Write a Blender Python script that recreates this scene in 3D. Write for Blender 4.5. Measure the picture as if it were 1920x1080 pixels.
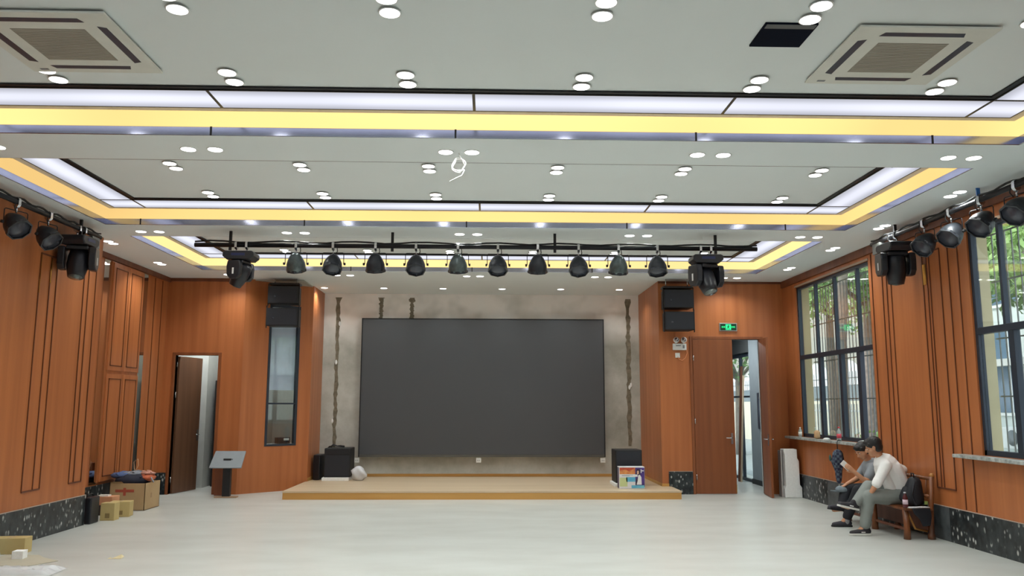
import bpy, bmesh, math, random
from mathutils import Vector, Matrix
for o in list(bpy.data.objects): bpy.data.objects.remove(o)
SC = bpy.context.scene
COL = SC.collection
PI = math.pi
H = 3.88      # outer ceiling
HI = 4.07     # ceiling inside the three recesses

# ------------------------------------------------------------------ camera
yaw, pitch, roll, FPX = 0.0285, 0.1423, 0.00248, 1520.0
f = Vector((math.sin(yaw)*math.cos(pitch), math.cos(yaw)*math.cos(pitch), math.sin(pitch)))
r = Vector((math.cos(yaw), -math.sin(yaw), 0)); u = r.cross(f)
r2 = r*math.cos(roll) + u*math.sin(roll); u2 = u*math.cos(roll) - r*math.sin(roll)
cam = bpy.data.objects.new('camera', bpy.data.cameras.new('camera')); COL.objects.link(cam)
cam.matrix_world = Matrix(((r2.x, u2.x, -f.x, 0), (r2.y, u2.y, -f.y, 0), (r2.z, u2.z, -f.z, 1.6), (0, 0, 0, 1)))
cam.data.sensor_width = 36; cam.data.lens = 36*FPX/1920; cam.data.clip_start = .05; cam.data.clip_end = 300
SC.camera = cam

# ------------------------------------------------------------------ world, exposure
SC.view_settings.view_transform = 'Standard'; SC.view_settings.look = 'None'
SC.view_settings.exposure = 0.0; SC.view_settings.gamma = 1.0; SC.view_settings.use_curve_mapping = False
W = bpy.data.worlds.new('sky'); SC.world = W; W.use_nodes = True
nt = W.node_tree; nt.nodes.clear()
wo = nt.nodes.new('ShaderNodeOutputWorld'); bg = nt.nodes.new('ShaderNodeBackground'); nt.links.new(bg.outputs[0], wo.inputs[0])
tc = nt.nodes.new('ShaderNodeTexCoord'); sp = nt.nodes.new('ShaderNodeSeparateXYZ'); nt.links.new(tc.outputs['Generated'], sp.inputs[0])
cr = nt.nodes.new('ShaderNodeValToRGB'); nt.links.new(sp.outputs[2], cr.inputs[0]); nt.links.new(cr.outputs[0], bg.inputs[0])
cr.color_ramp.elements[0].position = 0; cr.color_ramp.elements[0].color = (.95, .97, 1, 1)
cr.color_ramp.elements[1].position = .8; cr.color_ramp.elements[1].color = (.62, .78, 1, 1)
bg.inputs[1].default_value = 3.0
sunl = bpy.data.lights.new('sun', 'SUN'); sunl.energy = 3.2; sunl.angle = .35; sunl.color = (1, .97, .92)
sun = bpy.data.objects.new('sun', sunl); COL.objects.link(sun); sun.rotation_euler = Vector((-.62, -.25, .74)).to_track_quat('Z', 'Y').to_euler()
DOWN_W = 4.2        # watts of one downlight

# ------------------------------------------------------------------ materials
def lin(c):
    o = []
    for v in c:
        v /= 255.
        o.append(v/12.92 if v <= .04045 else ((v+.055)/1.055)**2.4)
    return (*o, 1)
MATS = {}
def mat(name, rgb, rough=.5, metal=0, var=.08, scale=6, emit=0, ecol=None, bump=0, stretch=(1, 1, 1), trans=0, rgb2=None, contrast=None, spec=.5, coord='Object', rvar=0):
    if name in MATS: return MATS[name]
    m = bpy.data.materials.new(name); m.use_nodes = True; n = m.node_tree; b = n.nodes['Principled BSDF']
    c = lin(rgb); c2 = lin(rgb2) if rgb2 else tuple(max(0, v*(1-var)) for v in c[:3])+(1,)
    t = n.nodes.new('ShaderNodeTexCoord'); mp = n.nodes.new('ShaderNodeMapping'); nz = n.nodes.new('ShaderNodeTexNoise')
    if coord == 'World':
        g = n.nodes.new('ShaderNodeNewGeometry'); n.links.new(g.outputs['Position'], mp.inputs[0])
    else: n.links.new(t.outputs['Object'], mp.inputs[0])
    mp.inputs['Scale'].default_value = stretch
    n.links.new(mp.outputs[0], nz.inputs['Vector']); nz.inputs['Scale'].default_value = scale; nz.inputs['Detail'].default_value = 5
    rp = n.nodes.new('ShaderNodeValToRGB'); n.links.new(nz.outputs[0], rp.inputs[0])
    lo, hi = contrast or (.3, .7)
    rp.color_ramp.elements[0].position = lo; rp.color_ramp.elements[1].position = hi
    rp.color_ramp.elements[0].color = c; rp.color_ramp.elements[1].color = c2
    n.links.new(rp.outputs[0], b.inputs['Base Color'])
    b.inputs['Roughness'].default_value = rough; b.inputs['Metallic'].default_value = metal
    b.inputs['Specular IOR Level'].default_value = spec
    b.inputs['Transmission Weight'].default_value = trans
    if emit:
        b.inputs['Emission Color'].default_value = lin(ecol or rgb); b.inputs['Emission Strength'].default_value = emit
    if bump:
        bp = n.nodes.new('ShaderNodeBump'); bp.inputs['Strength'].default_value = bump; bp.inputs['Distance'].default_value = .02
        n.links.new(nz.outputs[0], bp.inputs['Height']); n.links.new(bp.outputs[0], b.inputs['Normal'])
    if rvar:
        mr = n.nodes.new('ShaderNodeMapRange'); n.links.new(nz.outputs[0], mr.inputs[0])
        mr.inputs[3].default_value = rough-rvar; mr.inputs[4].default_value = rough+rvar; n.links.new(mr.outputs[0], b.inputs['Roughness'])
    MATS[name] = m; return m
def glassmat(name, tint=(.9, .95, .93), refl=.10):
    if name in MATS: return MATS[name]
    m = bpy.data.materials.new(name); m.use_nodes = True; n = m.node_tree; n.nodes.clear()
    o = n.nodes.new('ShaderNodeOutputMaterial'); mx = n.nodes.new('ShaderNodeMixShader'); tr = n.nodes.new('ShaderNodeBsdfTransparent'); gl = n.nodes.new('ShaderNodeBsdfGlossy')
    fr = n.nodes.new('ShaderNodeLayerWeight'); fr.inputs[0].default_value = .5; pw = n.nodes.new('ShaderNodeMath'); pw.operation = 'POWER'; pw.inputs[1].default_value = 5; n.links.new(fr.outputs['Facing'], pw.inputs[0])
    ad = n.nodes.new('ShaderNodeMath'); ad.operation = 'ADD'; ad.inputs[1].default_value = refl
    nz = n.nodes.new('ShaderNodeTexNoise'); nz.inputs['Scale'].default_value = 1.5; ml = n.nodes.new('ShaderNodeMath'); ml.operation = 'MULTIPLY_ADD'; ml.inputs[1].default_value = .06; 
    n.links.new(pw.outputs[0], ad.inputs[0]); n.links.new(nz.outputs[0], ml.inputs[0]); n.links.new(ad.outputs[0], ml.inputs[2])
    tr.inputs[0].default_value = (*tint, 1); gl.inputs['Roughness'].default_value = .03; gl.inputs[0].default_value = (.9, .95, .93, 1)
    n.links.new(ml.outputs[0], mx.inputs[0]); n.links.new(tr.outputs[0], mx.inputs[1]); n.links.new(gl.outputs[0], mx.inputs[2]); n.links.new(mx.outputs[0], o.inputs[0])
    MATS[name] = m; return m
def emis(name, col, strength, var=0, scale=.5, mode=None, col2=None):
    """glowing surface; mode 'tube' = brighter along the tube behind the diffuser (local x across)"""
    if name in MATS: return MATS[name]
    m = bpy.data.materials.new(name); m.use_nodes = True; n = m.node_tree; n.nodes.clear()
    o = n.nodes.new('ShaderNodeOutputMaterial'); e = n.nodes.new('ShaderNodeEmission'); n.links.new(e.outputs[0], o.inputs[0])
    e.inputs[0].default_value = (*col, 1)
    t = n.nodes.new('ShaderNodeTexCoord'); nz = n.nodes.new('ShaderNodeTexNoise'); nz.inputs['Scale'].default_value = scale; nz.inputs['Detail'].default_value = 1
    mr = n.nodes.new('ShaderNodeMapRange'); mr.inputs[1].default_value = .35; mr.inputs[2].default_value = .65
    mr.inputs[3].default_value = strength*(1-var); mr.inputs[4].default_value = strength*(1+var); n.links.new(t.outputs['Object'], nz.inputs[0]); n.links.new(nz.outputs[0], mr.inputs[0])
    last = mr.outputs[0]
    if mode == 'tube':
        s = n.nodes.new('ShaderNodeSeparateXYZ'); n.links.new(t.outputs['Object'], s.inputs[0])
        a = n.nodes.new('ShaderNodeMath'); a.operation = 'ABSOLUTE'; n.links.new(s.outputs[0], a.inputs[0])
        q = n.nodes.new('ShaderNodeMapRange'); q.interpolation_type = 'SMOOTHSTEP'; q.inputs[1].default_value = .02; q.inputs[2].default_value = .19
        q.inputs[3].default_value = 1.22; q.inputs[4].default_value = .72; n.links.new(a.outputs[0], q.inputs[0])
        k = n.nodes.new('ShaderNodeMath'); k.operation = 'MULTIPLY'; n.links.new(last, k.inputs[0]); n.links.new(q.outputs[0], k.inputs[1]); last = k.outputs[0]
    n.links.new(last, e.inputs[1])
    MATS[name] = m; return m

M_CEIL = mat('ceiling_paint', (224, 231, 231), .85, var=.02, scale=1.5, coord='World')
M_TRAY = M_CEIL
M_FLOOR = mat('floor_tile', (196, 199, 194), .32, var=.10, scale=.9, rgb2=(184, 186, 180), coord='World', rvar=.08, stretch=(1, 2.2, 1))
def woodmat(name, a, b, rough=.38, s=9, horiz=False):
    m = mat(name, a, rough, rgb2=b, scale=s, stretch=((1, 1, .035) if not horiz else (.05, 1, 1)), contrast=(.3, .72), coord='World', rvar=.05)
    return m
M_WOOD = woodmat('orange_brown_veneer', (186, 114, 67), (163, 95, 53))
M_WOODD = woodmat('dark_brown_veneer', (120, 66, 38), (98, 52, 30), .45)
M_BEAD = woodmat('dark_groove_wood', (112, 62, 38), (92, 50, 30), .5)
M_DOOR = woodmat('brown_door_veneer', (142, 82, 44), (122, 66, 34), .45)
M_DOORD = woodmat('dark_door_veneer', (114, 78, 54), (96, 64, 44), .5)
M_STAGE = mat('pale_oak_laminate', (208, 188, 160), .35, rgb2=(196, 174, 144), scale=4, stretch=(.08, 1, 1), coord='World')
M_STAGEF = mat('golden_oak_riser', (205, 158, 88), .45, rgb2=(188, 138, 72), scale=4, stretch=(.08, 1, 1), coord='World')
M_BLACK = mat('matt_black', (22, 24, 27), .55)
M_BLK2 = mat('black_plastic', (30, 32, 38), .35)
M_BLKM = mat('black_steel', (26, 27, 32), .4, .3)
M_CHROME = mat('smoked_chrome', (176, 181, 202), .16, 1, var=.15, scale=3)
M_STEEL = mat('bright_steel', (205, 208, 212), .22, 1)
M_WHITE = mat('white_plastic', (228, 229, 226), .45)
M_WPAINT = mat('white_wall_paint', (205, 208, 205), .8)
M_GREYP = mat('grey_wall_paint', (140, 148, 152), .8)
M_BLUEG = mat('window_aluminium', (52, 60, 72), .4, .4)
M_CARD = mat('cardboard', (186, 158, 118), .8, rgb2=(172, 143, 103), scale=3)
M_CARD2 = mat('pale_cardboard', (196, 176, 120), .8, rgb2=(184, 162, 108), scale=4)
M_RED = mat('red_print', (176, 82, 62), .7)
M_FOAM = mat('white_foam', (246, 248, 247), .8, bump=.15, scale=30)
M_GOLD = mat('gold_metal', (215, 160, 70), .25, .9)
M_CREAM = mat('cream_render', (222, 206, 168), .85)
M_SKIN = mat('skin', (196, 142, 108), .55, var=.12, scale=12)
M_HAIR = mat('black_hair', (20, 18, 18), .5, var=.3, scale=60, bump=.4)
M_CAN = mat('lamp_can_paint', (44, 48, 54), .38, .2, var=.25, scale=25)
M_CANL = mat('lamp_can_silver_green', (96, 108, 108), .32, .5, var=.3, scale=25)
M_SCREEN = mat('led_module_face', (84, 86, 90), .75, var=.06, scale=.6, coord='World', spec=.25)

def granite():
    m = bpy.data.materials.new('black_granite'); m.use_nodes = True; n = m.node_tree; b = n.nodes['Principled BSDF']
    g = n.nodes.new('ShaderNodeNewGeometry')
    nz = n.nodes.new('ShaderNodeTexNoise'); nz.inputs['Scale'].default_value = 11; nz.inputs['Detail'].default_value = 6; nz.inputs['Roughness'].default_value = .6
    v = n.nodes.new('ShaderNodeTexVoronoi'); v.inputs['Scale'].default_value = 17; v.inputs['Randomness'].default_value = 1
    mp = n.nodes.new('ShaderNodeMapping'); mp.inputs['Rotation'].default_value = (.5, .2, .1); mp.inputs['Scale'].default_value = (1, 1, .6)
    n.links.new(g.outputs['Position'], mp.inputs[0]); n.links.new(mp.outputs[0], nz.inputs['Vector']); n.links.new(mp.outputs[0], v.inputs['Vector'])
    r1 = n.nodes.new('ShaderNodeValToRGB'); r1.color_ramp.elements[0].position = .38; r1.color_ramp.elements[0].color = (.006, .009, .011, 1)
    r1.color_ramp.elements[1].position = .72; r1.color_ramp.elements[1].color = (.045, .056, .06, 1); n.links.new(nz.outputs[0], r1.inputs[0])
    r3 = n.nodes.new('ShaderNodeValToRGB'); r3.color_ramp.elements[0].position = .16; r3.color_ramp.elements[0].color = (1, 1, 1, 1)
    r3.color_ramp.elements[1].position = .34; r3.color_ramp.elements[1].color = (0, 0, 0, 1); n.links.new(v.outputs['Distance'], r3.inputs[0])
    nz2 = n.nodes.new('ShaderNodeTexNoise'); nz2.inputs['Scale'].default_value = 7; n.links.new(g.outputs['Position'], nz2.inputs['Vector'])
    r4 = n.nodes.new('ShaderNodeValToRGB'); r4.color_ramp.elements[0].position = .42; r4.color_ramp.elements[1].position = .56; n.links.new(nz2.outputs[0], r4.inputs[0])
    ml = n.nodes.new('ShaderNodeMath'); ml.operation = 'MULTIPLY'; n.links.new(r3.outputs[0], ml.inputs[0]); n.links.new(r4.outputs[0], ml.inputs[1])
    mx = n.nodes.new('ShaderNodeMix'); mx.data_type = 'RGBA'; n.links.new(ml.outputs[0], mx.inputs[0]); n.links.new(r1.outputs[0], mx.inputs[6]); mx.inputs[7].default_value = (.5, .52, .5, 1)
    n.links.new(mx.outputs[2], b.inputs['Base Color']); b.inputs['Roughness'].default_value = .28
    return m
M_GRAN = granite()
def plastermat():
    m = bpy.data.materials.new('raw_grey_plaster'); m.use_nodes = True; n = m.node_tree; b = n.nodes['Principled BSDF']
    g = n.nodes.new('ShaderNodeNewGeometry'); n1 = n.nodes.new('ShaderNodeTexNoise'); n1.inputs['Scale'].default_value = .9; n1.inputs['Detail'].default_value = 7; n1.inputs['Roughness'].default_value = .65
    n.links.new(g.outputs['Position'], n1.inputs['Vector'])
    rp = n.nodes.new('ShaderNodeValToRGB'); n.links.new(n1.outputs[0], rp.inputs[0]); e = rp.color_ramp.elements
    e[0].position = .32; e[0].color = lin((158, 158, 148)); e[1].position = .66; e[1].color = lin((208, 208, 202)); x = e.new(.5); x.color = lin((186, 186, 178))
    sp = n.nodes.new('ShaderNodeSeparateXYZ'); n.links.new(g.outputs['Position'], sp.inputs[0])   # patchy, paler towards the ceiling
    mr = n.nodes.new('ShaderNodeMapRange'); mr.inputs[1].default_value = 2.8; mr.inputs[2].default_value = 3.4; n.links.new(sp.outputs[2], mr.inputs[0])
    n2 = n.nodes.new('ShaderNodeTexNoise'); n2.inputs['Scale'].default_value = 2; n.links.new(g.outputs['Position'], n2.inputs['Vector'])
    ml = n.nodes.new('ShaderNodeMath'); ml.operation = 'MULTIPLY'; n.links.new(mr.outputs[0], ml.inputs[0]); n.links.new(n2.outputs[0], ml.inputs[1])
    m9 = n.nodes.new('ShaderNodeMath'); m9.operation = 'MULTIPLY'; m9.inputs[1].default_value = 1.9; m9.use_clamp = True; n.links.new(ml.outputs[0], m9.inputs[0]); ml = m9
    mx = n.nodes.new('ShaderNodeMix'); mx.data_type = 'RGBA'; n.links.new(ml.outputs[0], mx.inputs[0]); n.links.new(rp.outputs[0], mx.inputs[6]); mx.inputs[7].default_value = lin((244, 240, 236))
    n.links.new(mx.outputs[2], b.inputs['Base Color']); b.inputs['Roughness'].default_value = .85
    bp = n.nodes.new('ShaderNodeBump'); bp.inputs['Strength'].default_value = .3; bp.inputs['Distance'].default_value = .02; n.links.new(n1.outputs[0], bp.inputs['Height']); n.links.new(bp.outputs[0], b.inputs['Normal'])
    return m
M_PLAST = plastermat()
M_CHASE = mat('broken_render', (142, 134, 116), .95, rgb2=(108, 102, 88), scale=14, bump=.8)
M_DOWNL = emis('downlight_lens', (1, .98, .95), 9)
M_TUBE = emis('white_diffuser', (.86, .88, 1.0), .86, .05, .8, 'tube')
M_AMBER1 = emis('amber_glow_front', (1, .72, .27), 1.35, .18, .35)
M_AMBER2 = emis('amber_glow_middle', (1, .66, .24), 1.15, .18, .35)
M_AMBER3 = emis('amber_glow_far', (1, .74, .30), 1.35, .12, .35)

# ------------------------------------------------------------------ mesh building
class MB:
    def __init__(s, M=None): s.bm = bmesh.new(); s.M = M or Matrix(); s.mi = 0
    def _f(s, vs, faces, smooth=False):
        V = [s.bm.verts.new(s.M @ Vector(v)) for v in vs]
        for fc in faces:
            try:
                F = s.bm.faces.new([V[i] for i in fc]); F.material_index = s.mi; F.smooth = smooth
            except ValueError: pass
        return s
    def box(s, x0, x1, y0, y1, z0, z1):
        if x0 > x1: x0, x1 = x1, x0
        if y0 > y1: y0, y1 = y1, y0
        if z0 > z1: z0, z1 = z1, z0
        return s._f([(x0,y0,z0),(x1,y0,z0),(x1,y1,z0),(x0,y1,z0),(x0,y0,z1),(x1,y0,z1),(x1,y1,z1),(x0,y1,z1)],
            [(3,2,1,0),(4,5,6,7),(0,1,5,4),(1,2,6,5),(2,3,7,6),(3,0,4,7)])
    def cbox(s, cx, cy, cz, sx, sy, sz): return s.box(cx-sx/2, cx+sx/2, cy-sy/2, cy+sy/2, cz-sz/2, cz+sz/2)
    def quad(s, *p): return s._f(p, [tuple(range(len(p)))])
    def prism(s, pts, axis, a, b):
        """2D outline extruded along axis (0,1,2) from a to b; other two coords in order"""
        def P(p, t):
            if axis == 0: return (t, p[0], p[1])
            if axis == 1: return (p[0], t, p[1])
            return (p[0], p[1], t)
        n = len(pts); vs = [P(p, a) for p in pts]+[P(p, b) for p in pts]
        return s._f(vs, [tuple(range(n))[::-1], tuple(range(n, 2*n))]+[(i, (i+1) % n, n+(i+1) % n, n+i) for i in range(n)])
    def tube(s, pts, rad, n=8, smooth=True, closed=False):
        pts = [Vector(p) for p in pts]; R = rad if isinstance(rad, (list, tuple)) else [rad]*len(pts)
        vs = []; m = len(pts); prev = None
        for i, p in enumerate(pts):
            a = pts[max(0, i-1)] if not closed else pts[i-1]; b = pts[min(m-1, i+1)] if not closed else pts[(i+1) % m]
            d = (b-a).normalized()
            if prev is None: q = Vector((0, 0, 1)) if abs(d.z) < .9 else Vector((1, 0, 0)); x = d.cross(q).normalized()
            else: x = (prev - d*prev.dot(d)).normalized()
            prev = x; y = d.cross(x)
            for k in range(n):
                t = 2*PI*k/n; vs.append(p + (x*math.cos(t)+y*math.sin(t))*R[i])
        fc = []
        rng = range(m if closed else m-1)
        for i in rng:
            j = (i+1) % m
            for k in range(n): fc.append((i*n+k, i*n+(k+1) % n, j*n+(k+1) % n, j*n+k))
        if not closed: fc += [tuple(range(n))[::-1], tuple((m-1)*n+k for k in range(n))]
        return s._f(vs, fc, smooth)
    def lathe(s, prof, n=20, origin=(0,0,0), A=None, smooth=True):
        """prof = [(radius, height)] about local z (or matrix A)"""
        A = A or Matrix(); o = Vector(origin); vs = []
        for (ra, h) in prof:
            for k in range(n):
                t = 2*PI*k/n; vs.append(o + A @ Vector((ra*math.cos(t), ra*math.sin(t), h)))
        fc = []
        for i in range(len(prof)-1):
            for k in range(n): fc.append((i*n+k, i*n+(k+1) % n, (i+1)*n+(k+1) % n, (i+1)*n+k))
        fc += [tuple(range(n))[::-1], tuple((len(prof)-1)*n+k for k in range(n))]
        return s._f(vs, fc, smooth)
    def ball(s, c, r, n=12, A=None):
        rx, ry, rz = r if isinstance(r, (tuple, list)) else (r, r, r); A = A or Matrix(); c = Vector(c)
        vs = []; m = n//2+1
        for i in range(m+1):
            ph = PI*i/m
            for k in range(n):
                t = 2*PI*k/n; vs.append(c + A @ Vector((rx*math.sin(ph)*math.cos(t), ry*math.sin(ph)*math.sin(t), rz*math.cos(ph))))
        fc = [(i*n+k, (i+1)*n+k, (i+1)*n+(k+1) % n, i*n+(k+1) % n) for i in range(m) for k in range(n)]
        return s._f(vs, fc, True)
    def cap(s, p0, p1, r0, r1, n=14):
        """tapered capsule"""
        p0, p1 = Vector(p0), Vector(p1); d = (p1-p0); L = d.length; d = d.normalized() if L > 1e-6 else Vector((0,0,1))
        pts = []; R = []
        for t in (-.999, -.85, -.5, 0): pts.append(p0+d*t*r0); R.append(r0*math.sqrt(max(0.002, 1-t*t)))
        for t in (0, .5, .85, .999): pts.append(p1+d*t*r1); R.append(r1*math.sqrt(max(0.002, 1-t*t)))
        return s.tube(pts, R, n)
    def build(s, name, mats, parent=None, loc=(0,0,0), bevel=0, label=None, kind=None, merge=False, seg=2):
        me = bpy.data.meshes.new(name)
        if merge: bmesh.ops.remove_doubles(s.bm, verts=s.bm.verts, dist=1e-5)
        bmesh.ops.recalc_face_normals(s.bm, faces=s.bm.faces)
        s.bm.to_mesh(me); s.bm.free()
        for m in (mats if isinstance(mats, (list, tuple)) else [mats]): me.materials.append(m)
        o = bpy.data.objects.new(name, me); COL.objects.link(o); o.location = loc
        if parent: o.parent = parent
        if label: o['label'] = label
        if kind: o['kind'] = kind
        if bevel:
            b = o.modifiers.new('bevel', 'BEVEL'); b.width = bevel; b.segments = seg; b.limit_method = 'ANGLE'; b.angle_limit = .7
        return o
def struct(name, mb, m, **k): return mb.build(name, m, kind='structure', **k)
def tag(o, label, cat, group=None):
    o['label'] = label; o['category'] = cat
    if group: o['group'] = group
    return o
def thing(name, label, cat, loc=(0,0,0), rz=0, group=None):
    o = bpy.data.objects.new(name, None); COL.objects.link(o); o.location = loc; o.rotation_euler = (0, 0, rz); o.empty_display_size = .1
    return tag(o, label, cat, group)
def dup(root, loc, rz=None, label=None, group=None):
    c = root.copy(); COL.objects.link(c); c.location = loc
    if rz is not None: c.rotation_euler = (0, 0, rz)
    if label: c['label'] = label
    if group: c['group'] = group
    def rec(a, b):
        for ch in [x for x in a.children]:
            d = ch.copy(); COL.objects.link(d); d.parent = b; rec(ch, d)
    rec(root, c); return c
def RX(a): return Matrix.Rotation(a, 4, 'X')
def RY(a): return Matrix.Rotation(a, 4, 'Y')
def RZ(a): return Matrix.Rotation(a, 4, 'Z')
def T(*v): return Matrix.Translation(Vector(v))

def panel_wall(mb, lo, hi, z0, z1, holes, put):
    """rectangle lo..hi x z0..z1 minus holes [(a,b,c,d)] ; put(mb,a,b,z0,z1)"""
    us = sorted({lo, hi, *[h[0] for h in holes], *[h[1] for h in holes]}); us = [q for q in us if lo <= q <= hi]
    for a, b in zip(us[:-1], us[1:]):
        hs = sorted([(h[2], h[3]) for h in holes if h[0] <= a+1e-6 and h[1] >= b-1e-6]); z = z0
        for c, d in hs:
            if c > z: put(mb, a, b, z, c)
            z = max(z, d)
        if z < z1: put(mb, a, b, z, z1)

# ================================================================== ROOM SHELL
XL, XP, XR = -5.88, -5.37, 5.5
YB, YF, YN = 14.9, 16.9, -5.0
struct('floor', MB().box(-6.3, 6.0, YN, 20.4, -.1, 0), M_FLOOR)

# ceiling with three recesses
TR = [(-4.95, 4.68, 3.90, 6.79), (-4.95, 4.70, 7.50, 10.37), (-4.95, 4.70, 11.09, 13.96)]
mb = MB()
ys = [YN]+[v for t in TR for v in t[2:]]+[17.1]
for i in range(0, len(ys), 2): mb.box(-6.3, 5.95, ys[i], ys[i+1], H, H+.03)
for x0, x1, y0, y1 in TR:
    mb.box(-6.3, x0, y0, y1, H, H+.03); mb.box(x1, 5.95, y0, y1, H, H+.03)
    mb.box(x0-.05, x1+.05, y0-.05, y1+.05, HI+.012, HI+.04)
struct('ceiling', mb, M_CEIL)

def ring(mb, rect, prof, z=0, sides=(0, 1, 2, 3)):
    """sweep profile [(inward offset, z)] round the rectangle, mitred; one face strip per segment and side"""
    x0, x1, y0, y1 = rect
    def cn(o): return [(x0+o, y0+o), (x1-o, y0+o), (x1-o, y1-o), (x0+o, y1-o)]
    for (o1, z1), (o2, z2) in zip(prof[:-1], prof[1:]):
        a, b = cn(o1), cn(o2)
        for k in sides:
            j = (k+1) % 4; mb._f([(*a[k], z1), (*a[j], z1), (*b[j], z2), (*b[k], z2)], [(0, 1, 2, 3)], False)
SIDE = ['near', 'right', 'far', 'left']
TNAME = ['front ceiling recess', 'middle ceiling recess', 'far ceiling recess']
for ti, rect in enumerate(TR):
    x0, x1, y0, y1 = rect
    mb = MB(); ring(mb, rect, [(-.0, H-.0005), (.005, H-.0005), (.008, H+.004), (.010, H+.072), (.004, H+.078), (-.03, H+.078)])
    ob = struct('trim_%d' % (ti+1), mb, M_CHROME)
    # dark joints of the polished moulding
    mb = MB()
    xs = [x0+.45+2.1*i for i in range(5)]
    for x in xs:
        for yy, s in ((y1, -1), (y0, 1)): mb.prism([(yy, H), (yy+s*.012, H), (yy+s*.014, H+.078), (yy, H+.079)], 0, x-.008, x+.008)
    struct('trim_%d' % (ti+4), mb, M_BLACK)
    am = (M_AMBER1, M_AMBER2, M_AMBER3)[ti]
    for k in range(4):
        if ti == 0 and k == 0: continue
        mb = MB(); ring(mb, rect, [(0, H+.07), (.075, HI+.012)], sides=(k,)); ring(mb, rect, [(-.004, H+.07), (.071, HI+.016)], sides=(k,))  # sloped cove face emits the amber itself, in place of hidden LEDs
        tag(mb.build('cove_glow', am), 'amber cove face glowing in place of hidden LEDs along the %s side of the %s' % (SIDE[k], TNAME[ti]), 'light', 'glowing amber cove faces')
    mb = MB(); ring(mb, rect, [(.07, HI+.005), (.18, HI+.005)]); ring(mb, rect, [(.18, HI+.005), (.18, HI+.015)]); struct('trim_%d' % (ti+7), mb, mat('amber_lit_margin', (214, 205, 190), .8))  # beige colour stands in for amber glow falling on this margin
    # inner rim + inner ceiling
    mb = MB(); ring(mb, rect, [(.58, HI+.01), (.58, HI-.004), (.625, HI-.004), (.625, HI+.01)]); struct('trim_%d' % (ti+10), mb, M_BLKM)
    # strip panels: four long pieces front/far, corner squares, side pieces
    xa, xb, ya, yb = x0+.18, x1-.18, y0+.18, y1-.18; w = .40
    def strip(cx, cy, L, horiz, label):
        # local x runs across the strip
        o = thing('ceiling_light_panel', label, 'ceiling light', (cx, cy, HI-.004), PI/2 if horiz else 0, 'white light panels in the ceiling recesses')
        MB().box(-w/2+.012, w/2-.012, -L/2+.01, L/2-.01, -.004, .004).build('diffuser', M_TUBE, o)
        fb = MB(); fb.box(-w/2, -w/2+.013, -L/2, L/2, -.007, .008).box(w/2-.013, w/2, -L/2, L/2, -.007, .008)
        fb.box(-w/2+.013, w/2-.013, -L/2, -L/2+.012, -.007, .008).box(-w/2+.013, w/2-.013, L/2-.012, L/2, -.007, .008); fb.build('frame', M_BLKM, o)
    inner = (xa+w, xb-w)
    for nm, cy in (('far', yb-w/2), ('near', ya+w/2)):
        if ti == 0 and nm == 'near': continue
        for cx, sd in ((xa+w/2, 'left'), (xb-w/2, 'right')):
            strip(cx, cy, w, True, 'square white corner light panel at the %s %s corner of the %s' % (nm, sd, TNAME[ti]))
        Lp = (inner[1]-inner[0])/4
        for i in range(4):
            strip(inner[0]+Lp*(i+.5), cy, Lp, True, 'long white light panel, %s from left along the %s side of the %s' % (['first', 'second', 'third', 'fourth'][i], nm, TNAME[ti]))
    Ls = (yb-ya-2*w)
    for cx, sd in ((xa+w/2, 'left'), (xb-w/2, 'right')):
        strip(cx, (ya+yb)/2, Ls, False, 'white light panel running along the %s side of the %s' % (sd, TNAME[ti]))

# ---- right wall with two windows
def xput(xa, xb): return lambda mb, a, b, c, d: mb.box(xa, xb, a, b, c, d)
WIN1 = (11.46, 14.27, 1.05, 3.68); WIN2 = (6.1, 9.03, 1.05, 3.60)
mb = MB(); panel_wall(mb, YN, YB, 0, H, [WIN1, WIN2], xput(XR, XR+.06)); struct('wall_right', mb, M_WOOD)
mb = MB(); panel_wall(mb, YN, 16.9, -.1, H+.5, [WIN1, WIN2], xput(XR+.061, XR+.24)); struct('wall_outside', mb, M_CREAM)
struct('baseboard_right', MB().box(XR-.02, XR-.001, YN, YB, 0, .395), M_GRAN)
struct('trim_20', MB().box(XR-.022, XR-.001, YN, YB, .395, .402), mat('pale_edge', (176, 160, 148), .6))
# dado slabs of a greyer cut
struct('trim_21', MB().box(XR-.0215, XR-.0205, 12.55, 13.25, .004, .392).box(XR-.0215, XR-.0205, 9.75, 10.2, .004, .392), mat('grey_granite', (92, 98, 100), .3, rgb2=(60, 66, 68), scale=9, coord='World'))
# wooden beads / grooves of the pier between the windows and top frieze
def beads(name, X, s, ys, z0, z1, hz):
    mb = MB()
    for y in ys: mb.box(X, X+s*.010, y-.006, y+.006, z0, z1)
    for (a, b, z) in hz: mb.box(X, X+s*.012, a, b, z-.009, z+.009)
    struct(name, mb, M_BEAD)
beads('trim_22', XR-.0005, -1, (11.06, 10.94, 10.82, 10.0, 9.90, 9.84, 9.60), .61, 3.5, [(9.60, 10.0, .61), (10.82, 11.06, .61), (9.6, 10.0, 3.5), (10.82, 11.06, 3.5)])
beads('trim_23', XR-.0005, -1, (9.22, 9.42, 11.36), .41, 3.75, [])
struct('trim_24', MB().box(XR-.035, XR-.0005, YN, YB, 3.76, H-.001), M_WOODD)
struct('trim_25', MB().box(XR-.0125, XR-.0105, 9.915, 9.985, 3.1, 3.36), M_GOLD)

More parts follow.
